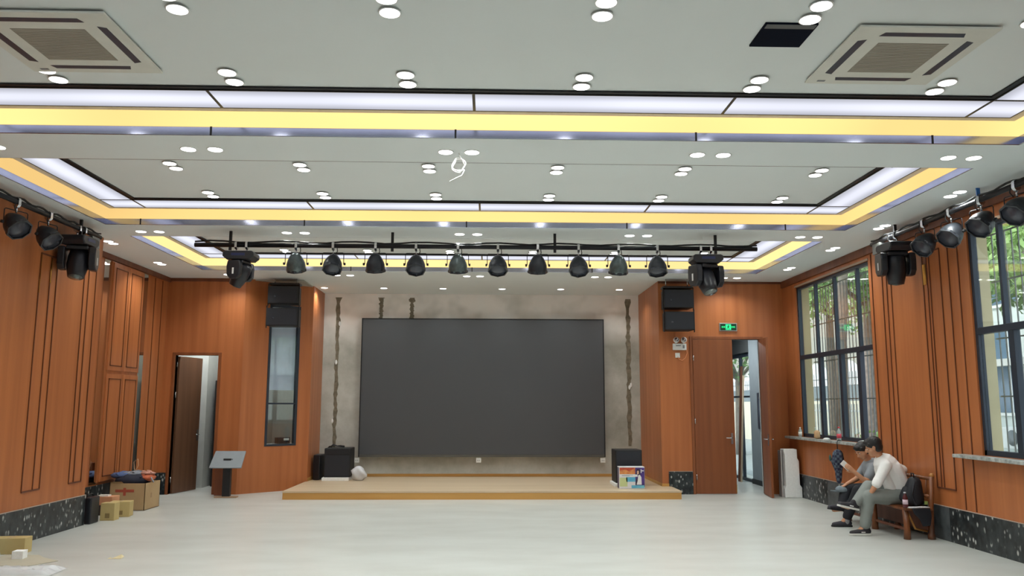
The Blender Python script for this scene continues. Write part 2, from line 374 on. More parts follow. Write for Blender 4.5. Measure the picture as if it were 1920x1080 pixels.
def window(name, win, ups, lows, open_from=None, gm=None):
    y0, y1, z0, z1 = win; zm = 2.43
    root = bpy.data.objects.new(name, None); COL.objects.link(root); root['kind'] = 'structure'
    X = XR+.02; d = .07
    m = MB(); m.box(X, X+d, y0, y0+.05, z0, z1).box(X, X+d, y1-.05, y1, z0, z1).box(X, X+d, y0, y1, z0, z0+.06).box(X, X+d, y0, y1, z1-.045, z1)
    m.build('window_frame', M_BLUEG, root, bevel=.004)
    MB().box(X-.005, X+d, y0+.05, y1-.05, zm-.04, zm+.035).build('mid_rail', M_BLUEG, root, bevel=.004)
    for y in ups: MB().box(X+.005, X+d-.01, y-.022, y+.022, zm+.035, z1-.045).build('mullion', M_BLUEG, root)
    for y, w in lows: MB().box(X, X+d-.005, y-w/2, y+w/2, z0+.06, zm-.04).build('sash_stile', M_BLUEG, root)
    MB().box(X+.03, X+.036, y0+.05, y1-.05, zm+.035, z1-.045).build('pane', gm, root)
    MB().box(X+.03, X+.036, open_from or y0+.05, y1-.05, z0+.06, zm-.04).build('pane', gm, root)
    return root
G1 = glassmat('tinted_pane', (.90, .94, .92), .07)
window('window_1', WIN1, (13.50, 12.74, 11.93), ((13.42, .07), (12.62, .09), (11.98, .11)), 11.98, G1)
window('window_2', WIN2, (8.50, 7.75, 6.9), ((8.40, .09), (7.6, .09), (6.8, .09)), None, glassmat('tinted_pane_b', (.93, .96, .94), .06))
M_SILL = mat('marble_sill', (196, 200, 196), .3, rgb2=(120, 126, 124), scale=14)
for i, (a, b) in enumerate(((11.36, 14.75), (6.0, 9.40))):
    struct('trim_%d' % (26+i), MB().box(XR-.14, XR+.02, a, b, 1.005, 1.045), M_SILL, bevel=.006)
mb = MB()
for a, b, z in ((WIN1[0], WIN1[1], WIN1[3]), (WIN2[0], WIN2[1], WIN2[3])): mb.box(XR-.012, XR-.0005, a-.02, b+.02, z, z+.03)
struct('trim_28', mb, mat('pale_window_trim', (172, 150, 132), .5))

# ---- left wall: projecting pier, recessed cupboard bay
struct('wall_left', MB().box(XP-.6, XP, YN, 11.24, 0, H), M_WOOD)
struct('baseboard_left', MB().box(XP+.001, XP+.02, YN, 11.241, 0, .385), M_GRAN)
struct('trim_30', MB().box(XP+.001, XP+.021, YN, 11.241, .385, .393), mat('pale_edge', (176, 160, 148), .6))
beads('trim_31', XP+.0005, 1, (9.72, 9.95, 10.10), .58, 3.38, [(9.72, 10.10, .58), (9.72, 10.1, 3.38)])
beads('trim_32', XP+.0005, 1, (10.78, 10.90, 11.10), .58, 3.38, [(10.78, 11.10, .58), (10.78, 11.10, 3.38)])
struct('trim_33', MB().box(XP+.011, XP+.013, 9.715, 9.727, 2.9, 3.37).box(XP+.011, XP+.013, 9.94, 9.962, 3.05, 3.36), M_GOLD)  # gold strips put in as the glint on the bead tops
struct('wall_left_far', MB().box(XL-.1, XL, 11.0, YB+.1, 0, H), M_WOOD)
struct('trim_34', MB().box(XL+.001, XL+.02, 11.25, YB-.001, 0, .38), M_GRAN)
struct('trim_35', MB().box(XL+.001, XL+.045, 11.25, YB-.001, 3.80, H-.001), M_WOODD)
M_MIRR = mat('bronze_mirror', (208, 208, 204), .04, 1, var=.03)
struct('trim_36', MB().box(XL+.001, XL+.012, 12.38, 12.60, .40, 3.79).box(XL+.001, XL+.012, 13.75, 13.98, .40, 3.79), M_MIRR)
beads('trim_37', XL+.0005, 1, (14.3, 14.62), .45, 3.78, [])
# cupboard between the mirrors: four panelled doors
cup = thing('cupboard', 'tall orange brown wall cupboard with four panelled doors between two mirror strips', 'cupboard', (XL+.002, 13.175, .42))
MB().box(0, .03, -.57, .57, 0, 3.37).build('body', M_WOOD, cup)
for j, (a, b) in enumerate(((-.555, -.005), (.005, .555))):
    for (c, d) in ((.01, 1.63), (1.68, 3.35)):
        dr = MB().box(.031, .05, a, b, c, d).build('door', M_WOOD, cup, bevel=.003)
        m = MB(); e = .07
        for q in ((a+e, a+e+.014, c+e, d-e), (b-e-.014, b-e, c+e, d-e), (a+e, b-e, c+e, c+e+.014), (a+e, b-e, d-e-.014, d-e)): m.box(.0501, .057, *q)
        m.build('moulding', M_BEAD, dr)

# ---- back wall left of the stage (door), back wall right (double door)
DL = (-5.67, -4.90, -1, 2.465); DR = (3.76, 5.03, -1, 2.80)
def yput(ya, yb): return lambda mb, a, b, c, d: mb.box(a, b, ya, yb, c, d)
mb = MB(); panel_wall(mb, XL, -4.47, 0, H, [DL], yput(YB, YB+.06)); struct('wall_back_left', mb, M_WOOD)
mb = MB(); panel_wall(mb, 3.15, XR, 0, H, [DR], yput(YB, YB+.06)); struct('wall_back_right', mb, M_WOOD)
mb = MB(); panel_wall(mb, XL-.3, -4.56, 0, H, [DL], yput(YB+.061, YB+.12)); panel_wall(mb, 3.3, XR, 0, H, [DR], yput(YB+.061, YB+.16)); struct('wall_behind_panelling', mb, M_WPAINT)
struct('trim_40', MB().box(3.27, 3.705, YB-.02, YB-.001, 0, .40), M_GRAN)
struct('trim_41', MB().box(-5.86, -5.725, YB-.02, YB-.001, 0, .38), M_GRAN)
struct('trim_42', MB().box(3.27, 3.705, YB-.021, YB-.001, .40, .407), mat('pale_edge', (176, 160, 148), .6))
# angled wall with narrow window
A0 = Vector((-4.47, YB, 0)); A1 = Vector((-3.43, 15.85, 0)); dA = (A1-A0); LA = dA.length; ang = math.atan2(dA.y, dA.x)
MA = T(*A0) @ RZ(ang)
CW = (.497, 1.137, .822, 3.45)
mb = MB(MA); panel_wall(mb, 0, LA, 0, H, [CW], yput(0, .06)); struct('wall_angled', mb, M_WOOD)
struct('wall_bay_left', MB().box(-3.49, -3.43, 15.85, YF, 0, H), M_WOOD)
struct('wall_bay_right', MB().box(3.15, 3.22, YB+.0605, YF, 0, H), M_WOOD)
struct('wall_back', MB().box(-3.6, 3.3, YF, YF+.15, 0, H), M_PLAST)
struct('wall_near', MB().box(-6.3, 6, YN-.1, YN, 0, H), M_WPAINT)
struct('trim_43', MB().box(XL, -4.47, YB-.02, YB-.0005, 3.82, H-.001).box(3.15, XR, YB-.02, YB-.0005, 3.84, H-.001), M_WOODD)

# angled window (control room)
root = bpy.data.objects.new('window_3', None); COL.objects.link(root); root['kind'] = 'structure'; root.matrix_world = MA
a, b, c, d = CW; m = MB(); fr = .045
m.box(a, a+fr, -.01, .07, c, d).box(b-fr, b, -.01, .07, c, d).box(a+fr, b-fr, -.01, .07, c, c+.035).box(a+fr, b-fr, -.01, .07, d-.05, d).build('window_frame', M_BLUEG, root)
MB().box(a+fr, b-fr, 0, .05, 1.585, 1.615).build('mid_rail', M_BLUEG, root)
MB().box(a+fr, b-fr, .02, .025, c+.035, 1.585).build('pane', glassmat('control_glass', (.9, .92, .92), .04), root)
MB().box(a+fr, b-fr, .02, .025, 1.615, d-.05).build('pane', glassmat('control_glass'), root)
bl = MB(MA).box(a+.02, b-.02, .09, .094, 1.85, 3.5)
tag(bl.build('roller_blind', mat('pale_blue_blind', (218, 230, 252), .8)), 'pale blue roller blind half lowered behind the narrow angled window', 'blind')
# control room behind
mb = MB(); mb.box(-4.85, -4.79, 15.02, 18.4, 0, H).box(-4.85, -3.5, 18.4, 18.46, 0, H).box(-3.56, -3.5, 15.95, 18.4, 0, H).box(-4.85, -3.45, 15.02, 18.46, H-.02, H)
struct('wall_control_room', mb, mat('control_room_paint', (176, 174, 164), .85))
tag(MB().box(-4.75, -3.62, 17.6, 18.3, .70, .74).box(-4.7, -4.66, 17.65, 18.25, 0, .70).box(-3.70, -3.66, 17.65, 18.25, 0, .70).build('desk', mat('grey_desk', (150, 146, 138), .6)), 'grey desk inside the control room seen through the narrow window', 'desk')
tag(MB().box(-3.60, -3.565, 17.2, 17.5, 1.55, 1.95).build('control_panel', M_WHITE), 'pale control box on the control room wall behind the narrow window', 'control box')
t = thing('mixer', 'small black device with pale display on window ledge of the angled window', 'device', MA @ Vector((.93, .14, .87)), ang)
MB().box(-.12, .13, -.06, .06, -.01, .10).build('body', M_BLACK, t); MB().box(.0, .11, -.0615, -.0601, .045, .085).build('display', M_WHITE, t)
MB(MA).box(.42, 1.16, .07, .26, .82, .855).build('trim_44', M_WPAINT, kind='structure')
lp = bpy.data.lights.new('control_room_lamp', 'AREA'); lp.energy = 26; lp.size = .5; lo = bpy.data.objects.new('control_room_lamp', lp); COL.objects.link(lo); lo.location = (-4.2, 16.9, 3.7)

# door frames and leaves
def door_frame(name, x0, x1, z1, w=.05, m=None):
    root = bpy.data.objects.new(name, None); COL.objects.link(root); root['kind'] = 'structure'
    MB().box(x0-w, x0, YB-.018, YB+.12, 0, z1+w).box(x1, x1+w, YB-.018, YB+.12, 0, z1+w).box(x0, x1, YB-.018, YB+.12, z1, z1+w).build('door_frame', m or M_DOOR, root, bevel=.004)
    return root
def handle(par, M, s=1):
    m = MB(M); m.box(-.02, .02, -.028, -.022, -.11, .09); m.tube([(0, -.02, 0), (0, -.065, 0), (-s*.02, -.07, 0), (-s*.12, -.07, .003)], .009, 8)
    m.box(-.02, .02, .022, .028, -.11, .09); m.tube([(0, .02, 0), (0, .065, 0), (-s*.02, .07, 0), (-s*.12, .07, .003)], .009, 8); m.build('door_handle', M_STEEL, par)
def hinges(par, M, zs):
    m = MB(M)
    for z in zs: m.lathe([(.009, -.05), (.009, .05)], 8, (0, 0, z))
    m.build('hinge', M_STEEL, par)
d1 = door_frame('door_1', -5.67, -4.90, 2.465)
aL = math.atan2(.75, .155); ML = T(-5.645, 14.99, 0) @ RZ(aL)
lf = MB(ML).box(0, .76, -.02, .02, .008, 2.45).build('door_leaf', M_DOORD, d1, bevel=.002)
handle(lf, ML @ T(.70, 0, 1.02)); hinges(lf, T(-5.66, 14.965, 0), (.25, 1.75, 2.3))
d2 = door_frame('door_2', 3.76, 5.03, 2.80)
ML = T(3.765, YB+.0, 0)
lf = MB(ML).box(0, .735, -.02, .02, .008, 2.795).build('door_leaf', M_DOOR, d2, bevel=.002)
handle(lf, ML @ T(.675, 0, 1.0)); hinges(lf, T(3.775, YB-.025, 0), (.3, 1.3, 2.45)); MB(ML).box(.725, .737, -.0215, -.020, .02, .17).build('edge_strip', M_GOLD, lf)
ML = T(5.01, YB-.03, 0) @ RZ(math.atan2(-.67, -.085))
lf = MB(ML).box(0, .62, -.02, .02, .008, 2.79).build('door_leaf', M_DOOR, d2, bevel=.002)
handle(lf, ML @ T(.55, 0, 1.0)); hinges(lf, T(5.028, YB-.035, 0), (.3, 1.9, 2.3, 2.6))

# ---- room behind the left door
mb = MB(); mb.box(XL-.3, -5.47, 16.05, 17.1, 0, H).box(-5.47, -4.86, 17.0, 17.1, 0, H).box(XL-.3, XL-.2, 15.0, 16.1, 0, H)
struct('wall_side_room', mb, M_WPAINT)
tag(MB().box(-5.40, -4.90, 16.3, 16.9, .0, 2.05).build('rack_cabinet', M_BLACK, bevel=.01), 'tall dark cabinet standing in the room behind the left door', 'cabinet')
lp = bpy.data.lights.new('side_room_fill', 'AREA'); lp.energy = 40; lp.size = .5; lo = bpy.data.objects.new('side_room_fill', lp); COL.objects.link(lo); lo.location = (-5.1, 15.5, 3.8)  # unseen fill light added to brighten the room behind the left door

# ---- corridor behind the right door
mb = MB(); mb.box(5.45, 5.56, YB+.16, 16.9, 0, 3.3).box(3.3, 3.4, 15.1, 20.4, 0, 3.3).box(3.3, 6.0, 20.3, 20.4, 0, 3.3)
struct('wall_corridor', mb, M_GREYP)
struct('ceiling_corridor', MB().box(3.3, 5.95, YB+.161, 20.4, 3.2, 3.25), M_GREYP)
struct('baseboard_corridor', MB().box(5.43, 5.449, YB+.17, 16.9, 0, .10), M_BLACK)
root = bpy.data.objects.new('window_4', None); COL.objects.link(root); root['kind'] = 'structure'
m = MB(); m.box(5.5, 5.56, 16.9, 20.3, 0, .06).box(5.5, 5.56, 16.9, 20.3, 2.62, 2.70)
for y in (16.93, 17.7, 18.5, 19.3, 20.1): m.box(5.5, 5.56, y-.03, y+.03, .06, 2.62)
m.box(5.5, 5.56, 16.9, 20.3, 1.75, 1.79).build('window_frame', M_BLUEG, root)
MB().box(5.525, 5.53, 16.96, 20.1, .06, 2.62).build('pane', glassmat('clear_pane', (.92, .95, .94), .05), root)
struct('trim_45', MB().box(5.44, 5.6, 16.9, 20.3, 2.70, 3.2), mat('dark_beam', (70, 72, 72), .7))
for i, (y, c, w, lb) in enumerate(((17.35, (110, 66, 44), .10, 'dark brown plank leaning against the corridor glazing'), (17.2, (214, 190, 160), .05, 'pale narrow batten leaning against the corridor glazing beside a brown plank'), (18.35, (190, 160, 126), .05, 'thin tan batten leaning further along the corridor glazing'))):
    tag(MB(T(5.30, y, 0) @ RY(.055)).box(-.012, .012, -w/2, w/2, 0, 2.42-.2*i).build('plank', mat('plank_%d' % i, c, .7, var=.2)), lb, 'plank')
t = thing('hydrant_cabinet', 'dark framed wall cabinet on the grey corridor wall beyond the open door', 'cabinet', (5.449, 16.15, 1.12))
MB().box(-.03, 0, -.22, .22, 0, .72).build('body', mat('dark_box', (58, 56, 66), .4), t); MB().box(-.034, -.0301, -.15, .15, .25, .60).build('glass_panel', mat('dark_glass', (88, 92, 104), .1), t)

lp = bpy.data.lights.new('corridor_fill', 'AREA'); lp.energy = 42; lp.size = .6; lp.color = (.9, .97, 1); lo = bpy.data.objects.new('corridor_fill', lp); COL.objects.link(lo); lo.location = (4.5, 16.6, 3.17)  # unseen fill light added to brighten the corridor

# ================================================================== STAGE
struct('trim_50', MB().box(-3.429, 3.149, YF-.012, YF-.001, .141, .195), M_STAGEF)
stg = thing('stage', 'low pale wooden stage in front of the black screen wall', 'stage', (0, 14.1, 0))
MB().prism([(-3.46, 0.0), (3.31, 0.0), (3.31, .79), (3.145, .79), (3.145, 2.79), (-3.425, 2.79), (-3.425, 1.75), (-3.46, 1.70)], 2, .11, .14).build('deck', M_STAGE, stg, bevel=.003)
MB().box(-3.455, 3.305, .005, .03, 0, .109).box(3.28, 3.305, .031, .79, 0, .109).box(-3.455, -3.43, .031, 1.7, 0, .109).build('riser', M_STAGEF, stg)
struct('trim_51', MB().box(3.137, 3.149, 14.92, YF-.02, .141, .19).box(3.137, 3.268, 14.868, 14.879, .141, .19).box(3.137, 3.149, 14.879, 14.93, .141, .19).box(-3.429, -3.417, 15.86, YF-.02, .141, .20), M_STAGEF)

# LED screen
scr = thing('led_screen', 'large dark grey LED video wall mounted above the stage', 'screen', (-.115, 16.72, .54))
sw, sh = 4.96, 2.79
MB().box(-sw/2, sw/2, 0, .03, .05, sh).build('display', M_SCREEN, scr)
MB().box(-sw/2-.02, -sw/2, -.005, .12, 0, sh+.02).box(sw/2, sw/2+.02, -.005, .12, 0, sh+.02).box(-sw/2, sw/2, -.005, .12, sh, sh+.02).build('frame', M_BLKM, scr)
MB().box(-sw/2, sw/2, -.006, .12, 0, .048).build('bottom_rail', mat('screen_rail', (92, 92, 88), .5, .3), scr)
MB().box(-sw/2+.05, sw/2-.05, .031, .17, .1, sh-.05).build('back_frame', M_BLACK, scr)
# chases hacked into the plaster
random.seed(4)
def chase(x, z0, z1, w, lean=0):
    mb = MB(); n = 46; L = []; Rr = []
    for i in range(n+1):
        z = z0+(z1-z0)*i/n; c = x+lean*(i/n)+.007*math.sin(i*.7)+.01*(random.random()-.5)
        ww = w*(.6+.55*random.random())
        if z > 3.72: ww *= 1.5
        L.append((c-ww/2, z)); Rr.append((c+ww/2, z))
    for i in range(n):
        mb._f([(L[i][0], YF-.004, L[i][1]), (Rr[i][0], YF-.004, Rr[i][1]), (Rr[i+1][0], YF-.004, Rr[i+1][1]), (L[i+1][0], YF-.004, L[i+1][1])], [(0, 1, 2, 3)])
    return mb
for i, (x, z0, z1, w, ln) in enumerate(((-3.14, .72, 3.80, .085, .0), (2.92, .75, 3.80, .10, .0), (-2.25, 3.30, 3.80, .085, 0), (-1.61, 3.30, 3.80, .085, 0))):
    struct('trim_%d' % (60+i), chase(x, z0, z1, w, ln), M_CHASE)
mb = MB()
for x, z in ((-3.1, 3.25), (-3.15, 2.45), (2.93, 1.95), (-3.19, 1.25), (2.96, 2.0)): mb.ball((x, YF-.01, z), (.025, .008, .05), 8)
struct('trim_64', mb, M_FOAM)
for i, x in enumerate((-2.64, -.19, 2.33)):
    o = thing('wall_socket', 'white socket box under the %s of the black screen' % ['left end', 'middle', 'right end'][i], 'socket', (x, 16.70, .475), 0, 'sockets under the screen')
    MB().box(-.05, .05, 0, .03, -.045, .045).build('plate', M_WHITE, o, bevel=.004); MB().box(-.02, -.012, -.002, -.0001, -.012, .012).build('slot', M_BLACK, o); MB().box(.012, .02, -.002, -.0001, -.012, .012).build('slot', M_BLACK, o)

# ================================================================== CEILING LAMPS
def make_downlight(label, loc, group):
    o = thing('downlight', label, 'downlight', loc, 0, group)
    MB().lathe([(.066, 0), (.074, -.001), (.074, -.004), (.069, -.006), (.062, -.003)], 20, (0,0,0)).build('trim_ring', M_WHITE, o)
    MB().lathe([(.0, -.009), (.040, -.008), (.064, -.006), (.064, -.002), (0, -.002)], 20).build('lens', M_DOWNL, o)
    L = bpy.data.lights.new('lamp', 'AREA'); L.shape = 'DISK'; L.size = .11; L.energy = DOWN_W; L.color = (.96, 1, .97); L.spread = 2.3
    lo = bpy.data.objects.new('lamp', L); COL.objects.link(lo); lo.parent = o; lo.location = (0, 0, -.02)
    return o
D0 = [None]
def downlight(label, x, y, z, group='recessed downlights'):
    if D0[0] is None: D0[0] = make_downlight(label, (x, y, z), group); return
    dup(D0[0], (x, y, z), label=label, group=group)
ORD = ['first', 'second', 'third', 'fourth', 'fifth', 'sixth']
GX = (-3.33, -1.985, -.645, .715, 2.065, 3.53)
for ti, t0 in enumerate((4.80, 8.35, 11.95)):
    for ri, yy in enumerate((t0, t0+1.17)):
        for ci, x in enumerate(GX):
            if ti == 0 and ri == 0 and ci == 0: continue
            if ti == 2 and ri == 0: 
                continue
            for pi, dy in enumerate((-.09, .09)):
                lb = 'round downlight, %s of pair, %s column from left, %s row of the %s' % (['nearer', 'farther'][pi], ORD[ci], ['near', 'far'][ri], TNAME[ti])
                downlight(lb, x, yy+dy, HI)
CX = (-4.55, -2.61, -.285, 2.03, 4.38)
for ri, (yy, nm) in enumerate(((7.17, 'between the front and middle recesses'), (10.79, 'between the middle and far recesses'), (14.43, 'beyond the far recess'))):
    for ci, x in enumerate(CX):
        for pi, dx in enumerate((-.12, .12)):
            downlight('round downlight, %s of the %s side-by-side pair from left, %s' % (['left', 'right'][pi], ORD[ci], nm), x+dx, yy, H)
for ci, yy in enumerate((8.46, 10.12, 11.63, 13.38)):
    for pi, dy in enumerate((-.09, .09)):
        downlight('round downlight, %s of the %s pair along the window wall' % (['nearer', 'farther'][pi], ORD[ci]), 5.07, yy+dy, H)
        if ci > 1: downlight('round downlight, %s of the %s pair along the left wall' % (['nearer', 'farther'][pi], ORD[ci-2]), -5.42, yy-.07+dy*.9, H)
D0[0] = None
DOWN_W *= 1.5
for i in range(6): downlight('single round downlight above the stage, %s from the left' % ORD[i], -3.27+1.176*i, 16.04, H, 'downlights over the stage')
for i, (x, y) in enumerate([(a, b) for a in (-3.6, -1.2, 1.2, 3.6) for b in (-3, -.5, 2)]):
    L = bpy.data.lights.new('rear_hall_fill', 'AREA'); L.shape = 'DISK'; L.size = .16; L.energy = DOWN_W*1.6; L.color = (.96, 1, .97); L.spread = 2.5  # unseen ceiling lights added behind the camera to light the hall
    lo = bpy.data.objects.new('rear_hall_fill', L); COL.objects.link(lo); lo.location = (x, y, H-.02)

# air conditioner cassettes, hatch, cable coil
def cassette(cx, cy, label, extra):
    o = thing('air_conditioner', label, 'air conditioner', (cx, cy, HI-.002))
    s = .475; M_AC = mat('ac_white', (216, 217, 208), .7)
    MB().prism([(-s, -s), (s, -s), (s, s), (-s, s)], 2, -.016, 0).build('panel', M_AC, o, bevel=.005)
    g = MB().box(-.245, .245, -.245, .245, -.018, -.0161).build('grille', mat('ac_grille', (150, 145, 132), .7), o)
    m = MB()
    for i in range(22): y = -.225+i*.0214; m.box(-.235, .235, y-.004, y+.004, -.020, -.0181)
    m.build('slats', mat('ac_slats', (172, 167, 154), .6), g)
    for k in range(4):
        m = MB(RZ(k*PI/2)); m.prism([(-.29, .345), (.29, .345), (.27, .40), (-.27, .40)], 2, -.0175, -.0162).build('vane', mat('ac_vane', (48, 56, 72), .35), o)
    MB().box(-.40, -.34, .405, .43, -.0175, -.0162).build('badge', mat('badge_grey', (120, 124, 128), .5), o)
cassette(2.895, 5.42, 'square white ceiling air conditioner cassette at upper right', 0)
cassette(-2.935, 5.40, 'square white ceiling air conditioner cassette at upper left', 0)
o = thing('ceiling_hatch', 'open square black hatch in the ceiling beside the right air conditioner', 'hatch', (1.975, 5.13, HI+.0))
MB().box(-.175, .175, -.17, .17, -.002, .011).build('dark_plate', mat('hatch_dark', (12, 18, 32), .9, spec=.1), o)  # flat dark plate painted as the unlit depth of the hatch
MB().box(-.165, .165, -.168, -.11, -.0045, -.0022).build('edge', mat('hatch_edge', (92, 94, 94), .6), o)
mb = MB(); pts = []
for i in range(60):
    t = i/59.*2*PI*2.6; pts.append((.055*math.cos(t)+.01*math.sin(3*t), .03*math.sin(t*.5), -.115+.062*math.sin(t)))
pts = [(0, 0, 0), (.01, 0, -.03)]+pts+[(.05, 0, -.16), (.03, 0, -.21), (-.02, 0, -.235), (-.08, -.01, -.27)]
mb.tube(pts, .006, 6)
tag(mb.build('cable_coil', M_WHITE, loc=(-.285, 7.21, H)), 'small coil of white cable hanging from the ceiling between two downlights', 'cable')

# ================================================================== STAGE LIGHTING
def rail(name, label, p0, p1, rad, hang, cable):
    p0, p1 = Vector(p0), Vector(p1); o = thing(name, label, 'lighting bar', p0); L = p1-p0
    MB().tube([(0, 0, 0), L], rad, 12).build('pipe', M_BLKM, o)
    for k, zt in hang:
        c = L*k; top = zt-p0.z
        MB().box(c.x-.018, c.x+.018, c.y-.012, c.y+.012, -.07, top).build('hanger', M_BLKM, o)
    random.seed(cable); pts = []
    for i in range(40):
        t = i/39; pts.append(L*t+Vector((.0, .0, rad+.014+.012*math.sin(i*1.3)+.006*random.random())))
    MB().tube(pts, .012, 6).build('cable', M_BLACK, o)
    return o
rail('lighting_bar', 'long black lighting bar hung from the ceiling in front of the stage', (-3.92, 10.72, 3.69), (3.63, 10.72, 3.69), .030, [(.062, H), (.347, H), (.636, H), (.925, H)], 1)
rail('lighting_bar', 'black lighting bar running along the left wall below the ceiling', (-5.12, 7.6, 3.755), (-5.12, 10.62, 3.755), .028, [(.15, H), (.83, H)], 2)
rail('lighting_bar', 'black lighting bar running along the window wall below the ceiling', (5.17, 6.6, 3.745), (5.17, 10.63, 3.745), .028, [(.40, 3.80), (.84, H)], 3)
tag(MB().box(-.02, .02, -.006, .006, 0, .079).build('hanger_tape', mat('blue_tape', (36, 98, 170), .5), loc=(5.17, 8.212, 3.80)), 'blue strap holding the window wall lighting bar to the ceiling', 'strap')

def par(tilt, body, label, loc, rz, group):
    """hangs from a pipe whose axis is at the origin; lamp swings in local y"""
    o = thing('par_can', label, 'stage light', loc, rz, group)
    m = MB(); m.prism([(-.043, .03), (-.02, .046), (.02, .046), (.043, .03), (.043, -.035), (.018, -.06), (-.018, -.06), (-.043, -.035), (-.032, -.03), (-.032, .025), (0, .036), (.031, .025), (.031, -.03), (0, -.04), (-.032, -.03)][:8], 0, -.016, .016)
    m.tube([(0, 0, -.055), (0, 0, -.12)], .010, 8); m.build('clamp', M_STEEL, o)
    m = MB(); pz = -.245
    m.tube([(-.142, 0, pz), (-.142, 0, -.108), (-.13, 0, -.095), (.13, 0, -.095), (.142, 0, -.108), (.142, 0, pz)], .0055, 6); m.build('yoke', M_BLKM, o)
    A = T(0, 0, pz) @ RX(tilt)
    m = MB(A); m.M = m.M @ Matrix.Scale(1.15, 4); m.lathe([(.0, .128), (.030, .125), (.046, .115), (.070, .082), (.094, .035), (.106, 0), (.110, -.045), (.110, -.075), (.105, -.078), (.10, -.075), (0, -.070)], 20); bo = m.build('housing', body, o)
    m = MB(A @ Matrix.Scale(1.15, 4)); m.lathe([(.108, -.058), (.117, -.062), (.117, -.090), (.104, -.092), (.104, -.072)], 8, smooth=False); m.build('rim', M_CAN, o)
    m = MB(A @ Matrix.Scale(1.15, 4)); m.lathe([(0, -.080), (.100, -.080), (.100, -.077), (0, -.077)], 20); m.build('lens', mat('led_lens', (70, 74, 84), .15), o)
    for s in (-1, 1): MB().lathe([(.018, -.012), (.018, .012)], 8, (s*.155, 0, pz), RY(PI/2)).build('knob', M_BLACK, o)
    m = MB(); m.tube([(.0, .01, .05), (.04, .03, .0), (.05, .03, -.07), (.02, .02, -.12)], .006, 6); m.build('cable', M_BLACK, o)
    return o
PX = (-2.575, -2.085, -1.52, -.98, -.42, .115, .65, 1.20, 1.74, 2.265)
LT = [(.45, M_CANL), (-.5, M_CAN), (.35, M_CAN), (-.5, M_CAN), (.35, M_CANL), (-.45, M_CAN), (.35, M_CAN), (-.5, M_CAN), (.4, M_CANL), (-.35, M_CAN)]
WORD = ['first', 'second', 'third', 'fourth', 'fifth', 'sixth', 'seventh', 'eighth', 'ninth', 'tenth']
for i, x in enumerate(PX):
    par(LT[i][0], LT[i][1], '%s stage lamp can on the bar before the stage, %s of ten from left' % (['black', 'greenish silver'][LT[i][1] is M_CANL], WORD[i]), (x, 10.72, 3.69), 0, 'par lamps on the stage bar')
for i, y in enumerate((8.0, 8.72, 9.36)):
    par(.8, M_CAN, 'dark lamp can on the left wall bar, %s' % ['at the picture edge', 'middle one with bright steel bracket', 'next to the moving head'][i], (-5.12, y, 3.755), -PI/2-.45+.1*i, 'par lamps on the left wall bar')
for i, y in enumerate((7.60, 8.18, 8.74, 9.30)):
    par(.8, M_CAN, 'dark lamp can on the window wall bar, %s' % ['at the right picture edge', 'under the blue strap', 'second from the moving head', 'next to the moving head'][i], (5.17, y, 3.745), PI/2+.3, 'par lamps on the window wall bar')

def moving_head(label, loc, rz, yokerot, tilt, group=None, sc=1.2):
    o = thing('moving_head', label, 'stage light', loc, rz, group)
    for s in (-1, 1):
        m = MB(T(s*.07, 0, 0)); m.prism([(-.042, .03), (-.02, .045), (.02, .045), (.042, .03), (.042, -.035), (.018, -.055), (-.018, -.055), (-.042, -.035)], 0, -.015, .015); m.tube([(0, 0, -.05), (0, 0, -.11)], .011, 8); m.build('clamp', M_STEEL, o)
    b = MB(); b.prism([(-.20, -.115), (-.17, -.10), (.17, -.10), (.20, -.115), (.205, -.17), (.15, -.215), (-.15, -.215), (-.205, -.17)], 1, -.15, .15); bs = b.build('base', M_BLK2, o, bevel=.012)
    MB().box(-.09, .09, -.152, -.1502, -.165, -.13).build('display', mat('blue_display', (30, 44, 92), .3), bs)
    Y = RZ(yokerot) @ T(0, 0, -.21) @ Matrix.Scale(sc, 4) @ T(0, 0, .21); m = MB(Y)
    m.prism([(-.10, -.216), (.10, -.216), (.11, -.26), (-.11, -.26)], 1, -.09, .09)
    for s in (-1, 1):
        m.prism([(-.085, -.23), (.085, -.23), (.10, -.30), (.095, -.42), (.05, -.47), (-.05, -.47), (-.095, -.42), (-.10, -.30)], 0, s*.145-.035, s*.145+.035)
    m.build('yoke', M_BLK2, o, bevel=.015)
    for s in (-1, 1): MB(Y).box(s*.1815-.001, s*.1815+.001, -.012, .012, -.41, -.33).build('badge', M_WHITE, o)
    A = Y @ T(0, 0, -.40) @ RX(tilt); m = MB(A)
    m.lathe([(0, .16), (.07, .155), (.095, .13), (.105, .06), (.105, -.03), (.09, -.10), (.078, -.155), (.070, -.158), (0, -.15)], 24); hd = m.build('head', M_BLK2, o)
    MB(A).lathe([(0, -.153), (.066, -.160), (.0, -.172)], 20).build('lens', mat('moving_lens', (120, 130, 128), .05), hd)
    return o
moving_head('black moving head lamp hanging near the left end of the stage bar', (-3.30, 10.72, 3.69), 0, PI/2-.25, .5, sc=1.02)
moving_head('black moving head lamp with visible lens near the right end of the stage bar', (2.925, 10.72, 3.69), 0, .35, -.5)
moving_head('black moving head lamp at the end of the left wall bar', (-5.12, 10.1, 3.755), PI/2, -PI/2+.25, -.35)
moving_head('black moving head lamp at the end of the window wall bar', (5.17, 10.03, 3.745), PI/2, -PI/2-.1, .1)
# power boxes beside the wall moving heads
for (x, s, lb) in ((-5.12, 1, 'small grey connector box on the left wall bar beside the moving head'), (5.17, -1, 'small grey connector box on the window wall bar beside the moving head')):
    o = thing('connector_box', lb, 'box', (x, 10.42, 3.66)); MB().box(-.05, .05, -.10, .10, -.08, .06).build('body', mat('grey_metal', (120, 122, 120), .4, .4), o, bevel=.005)
    MB().box(-.02, .02, -.104, -.1005, -.05, .02).build('socket', M_BLACK, o)

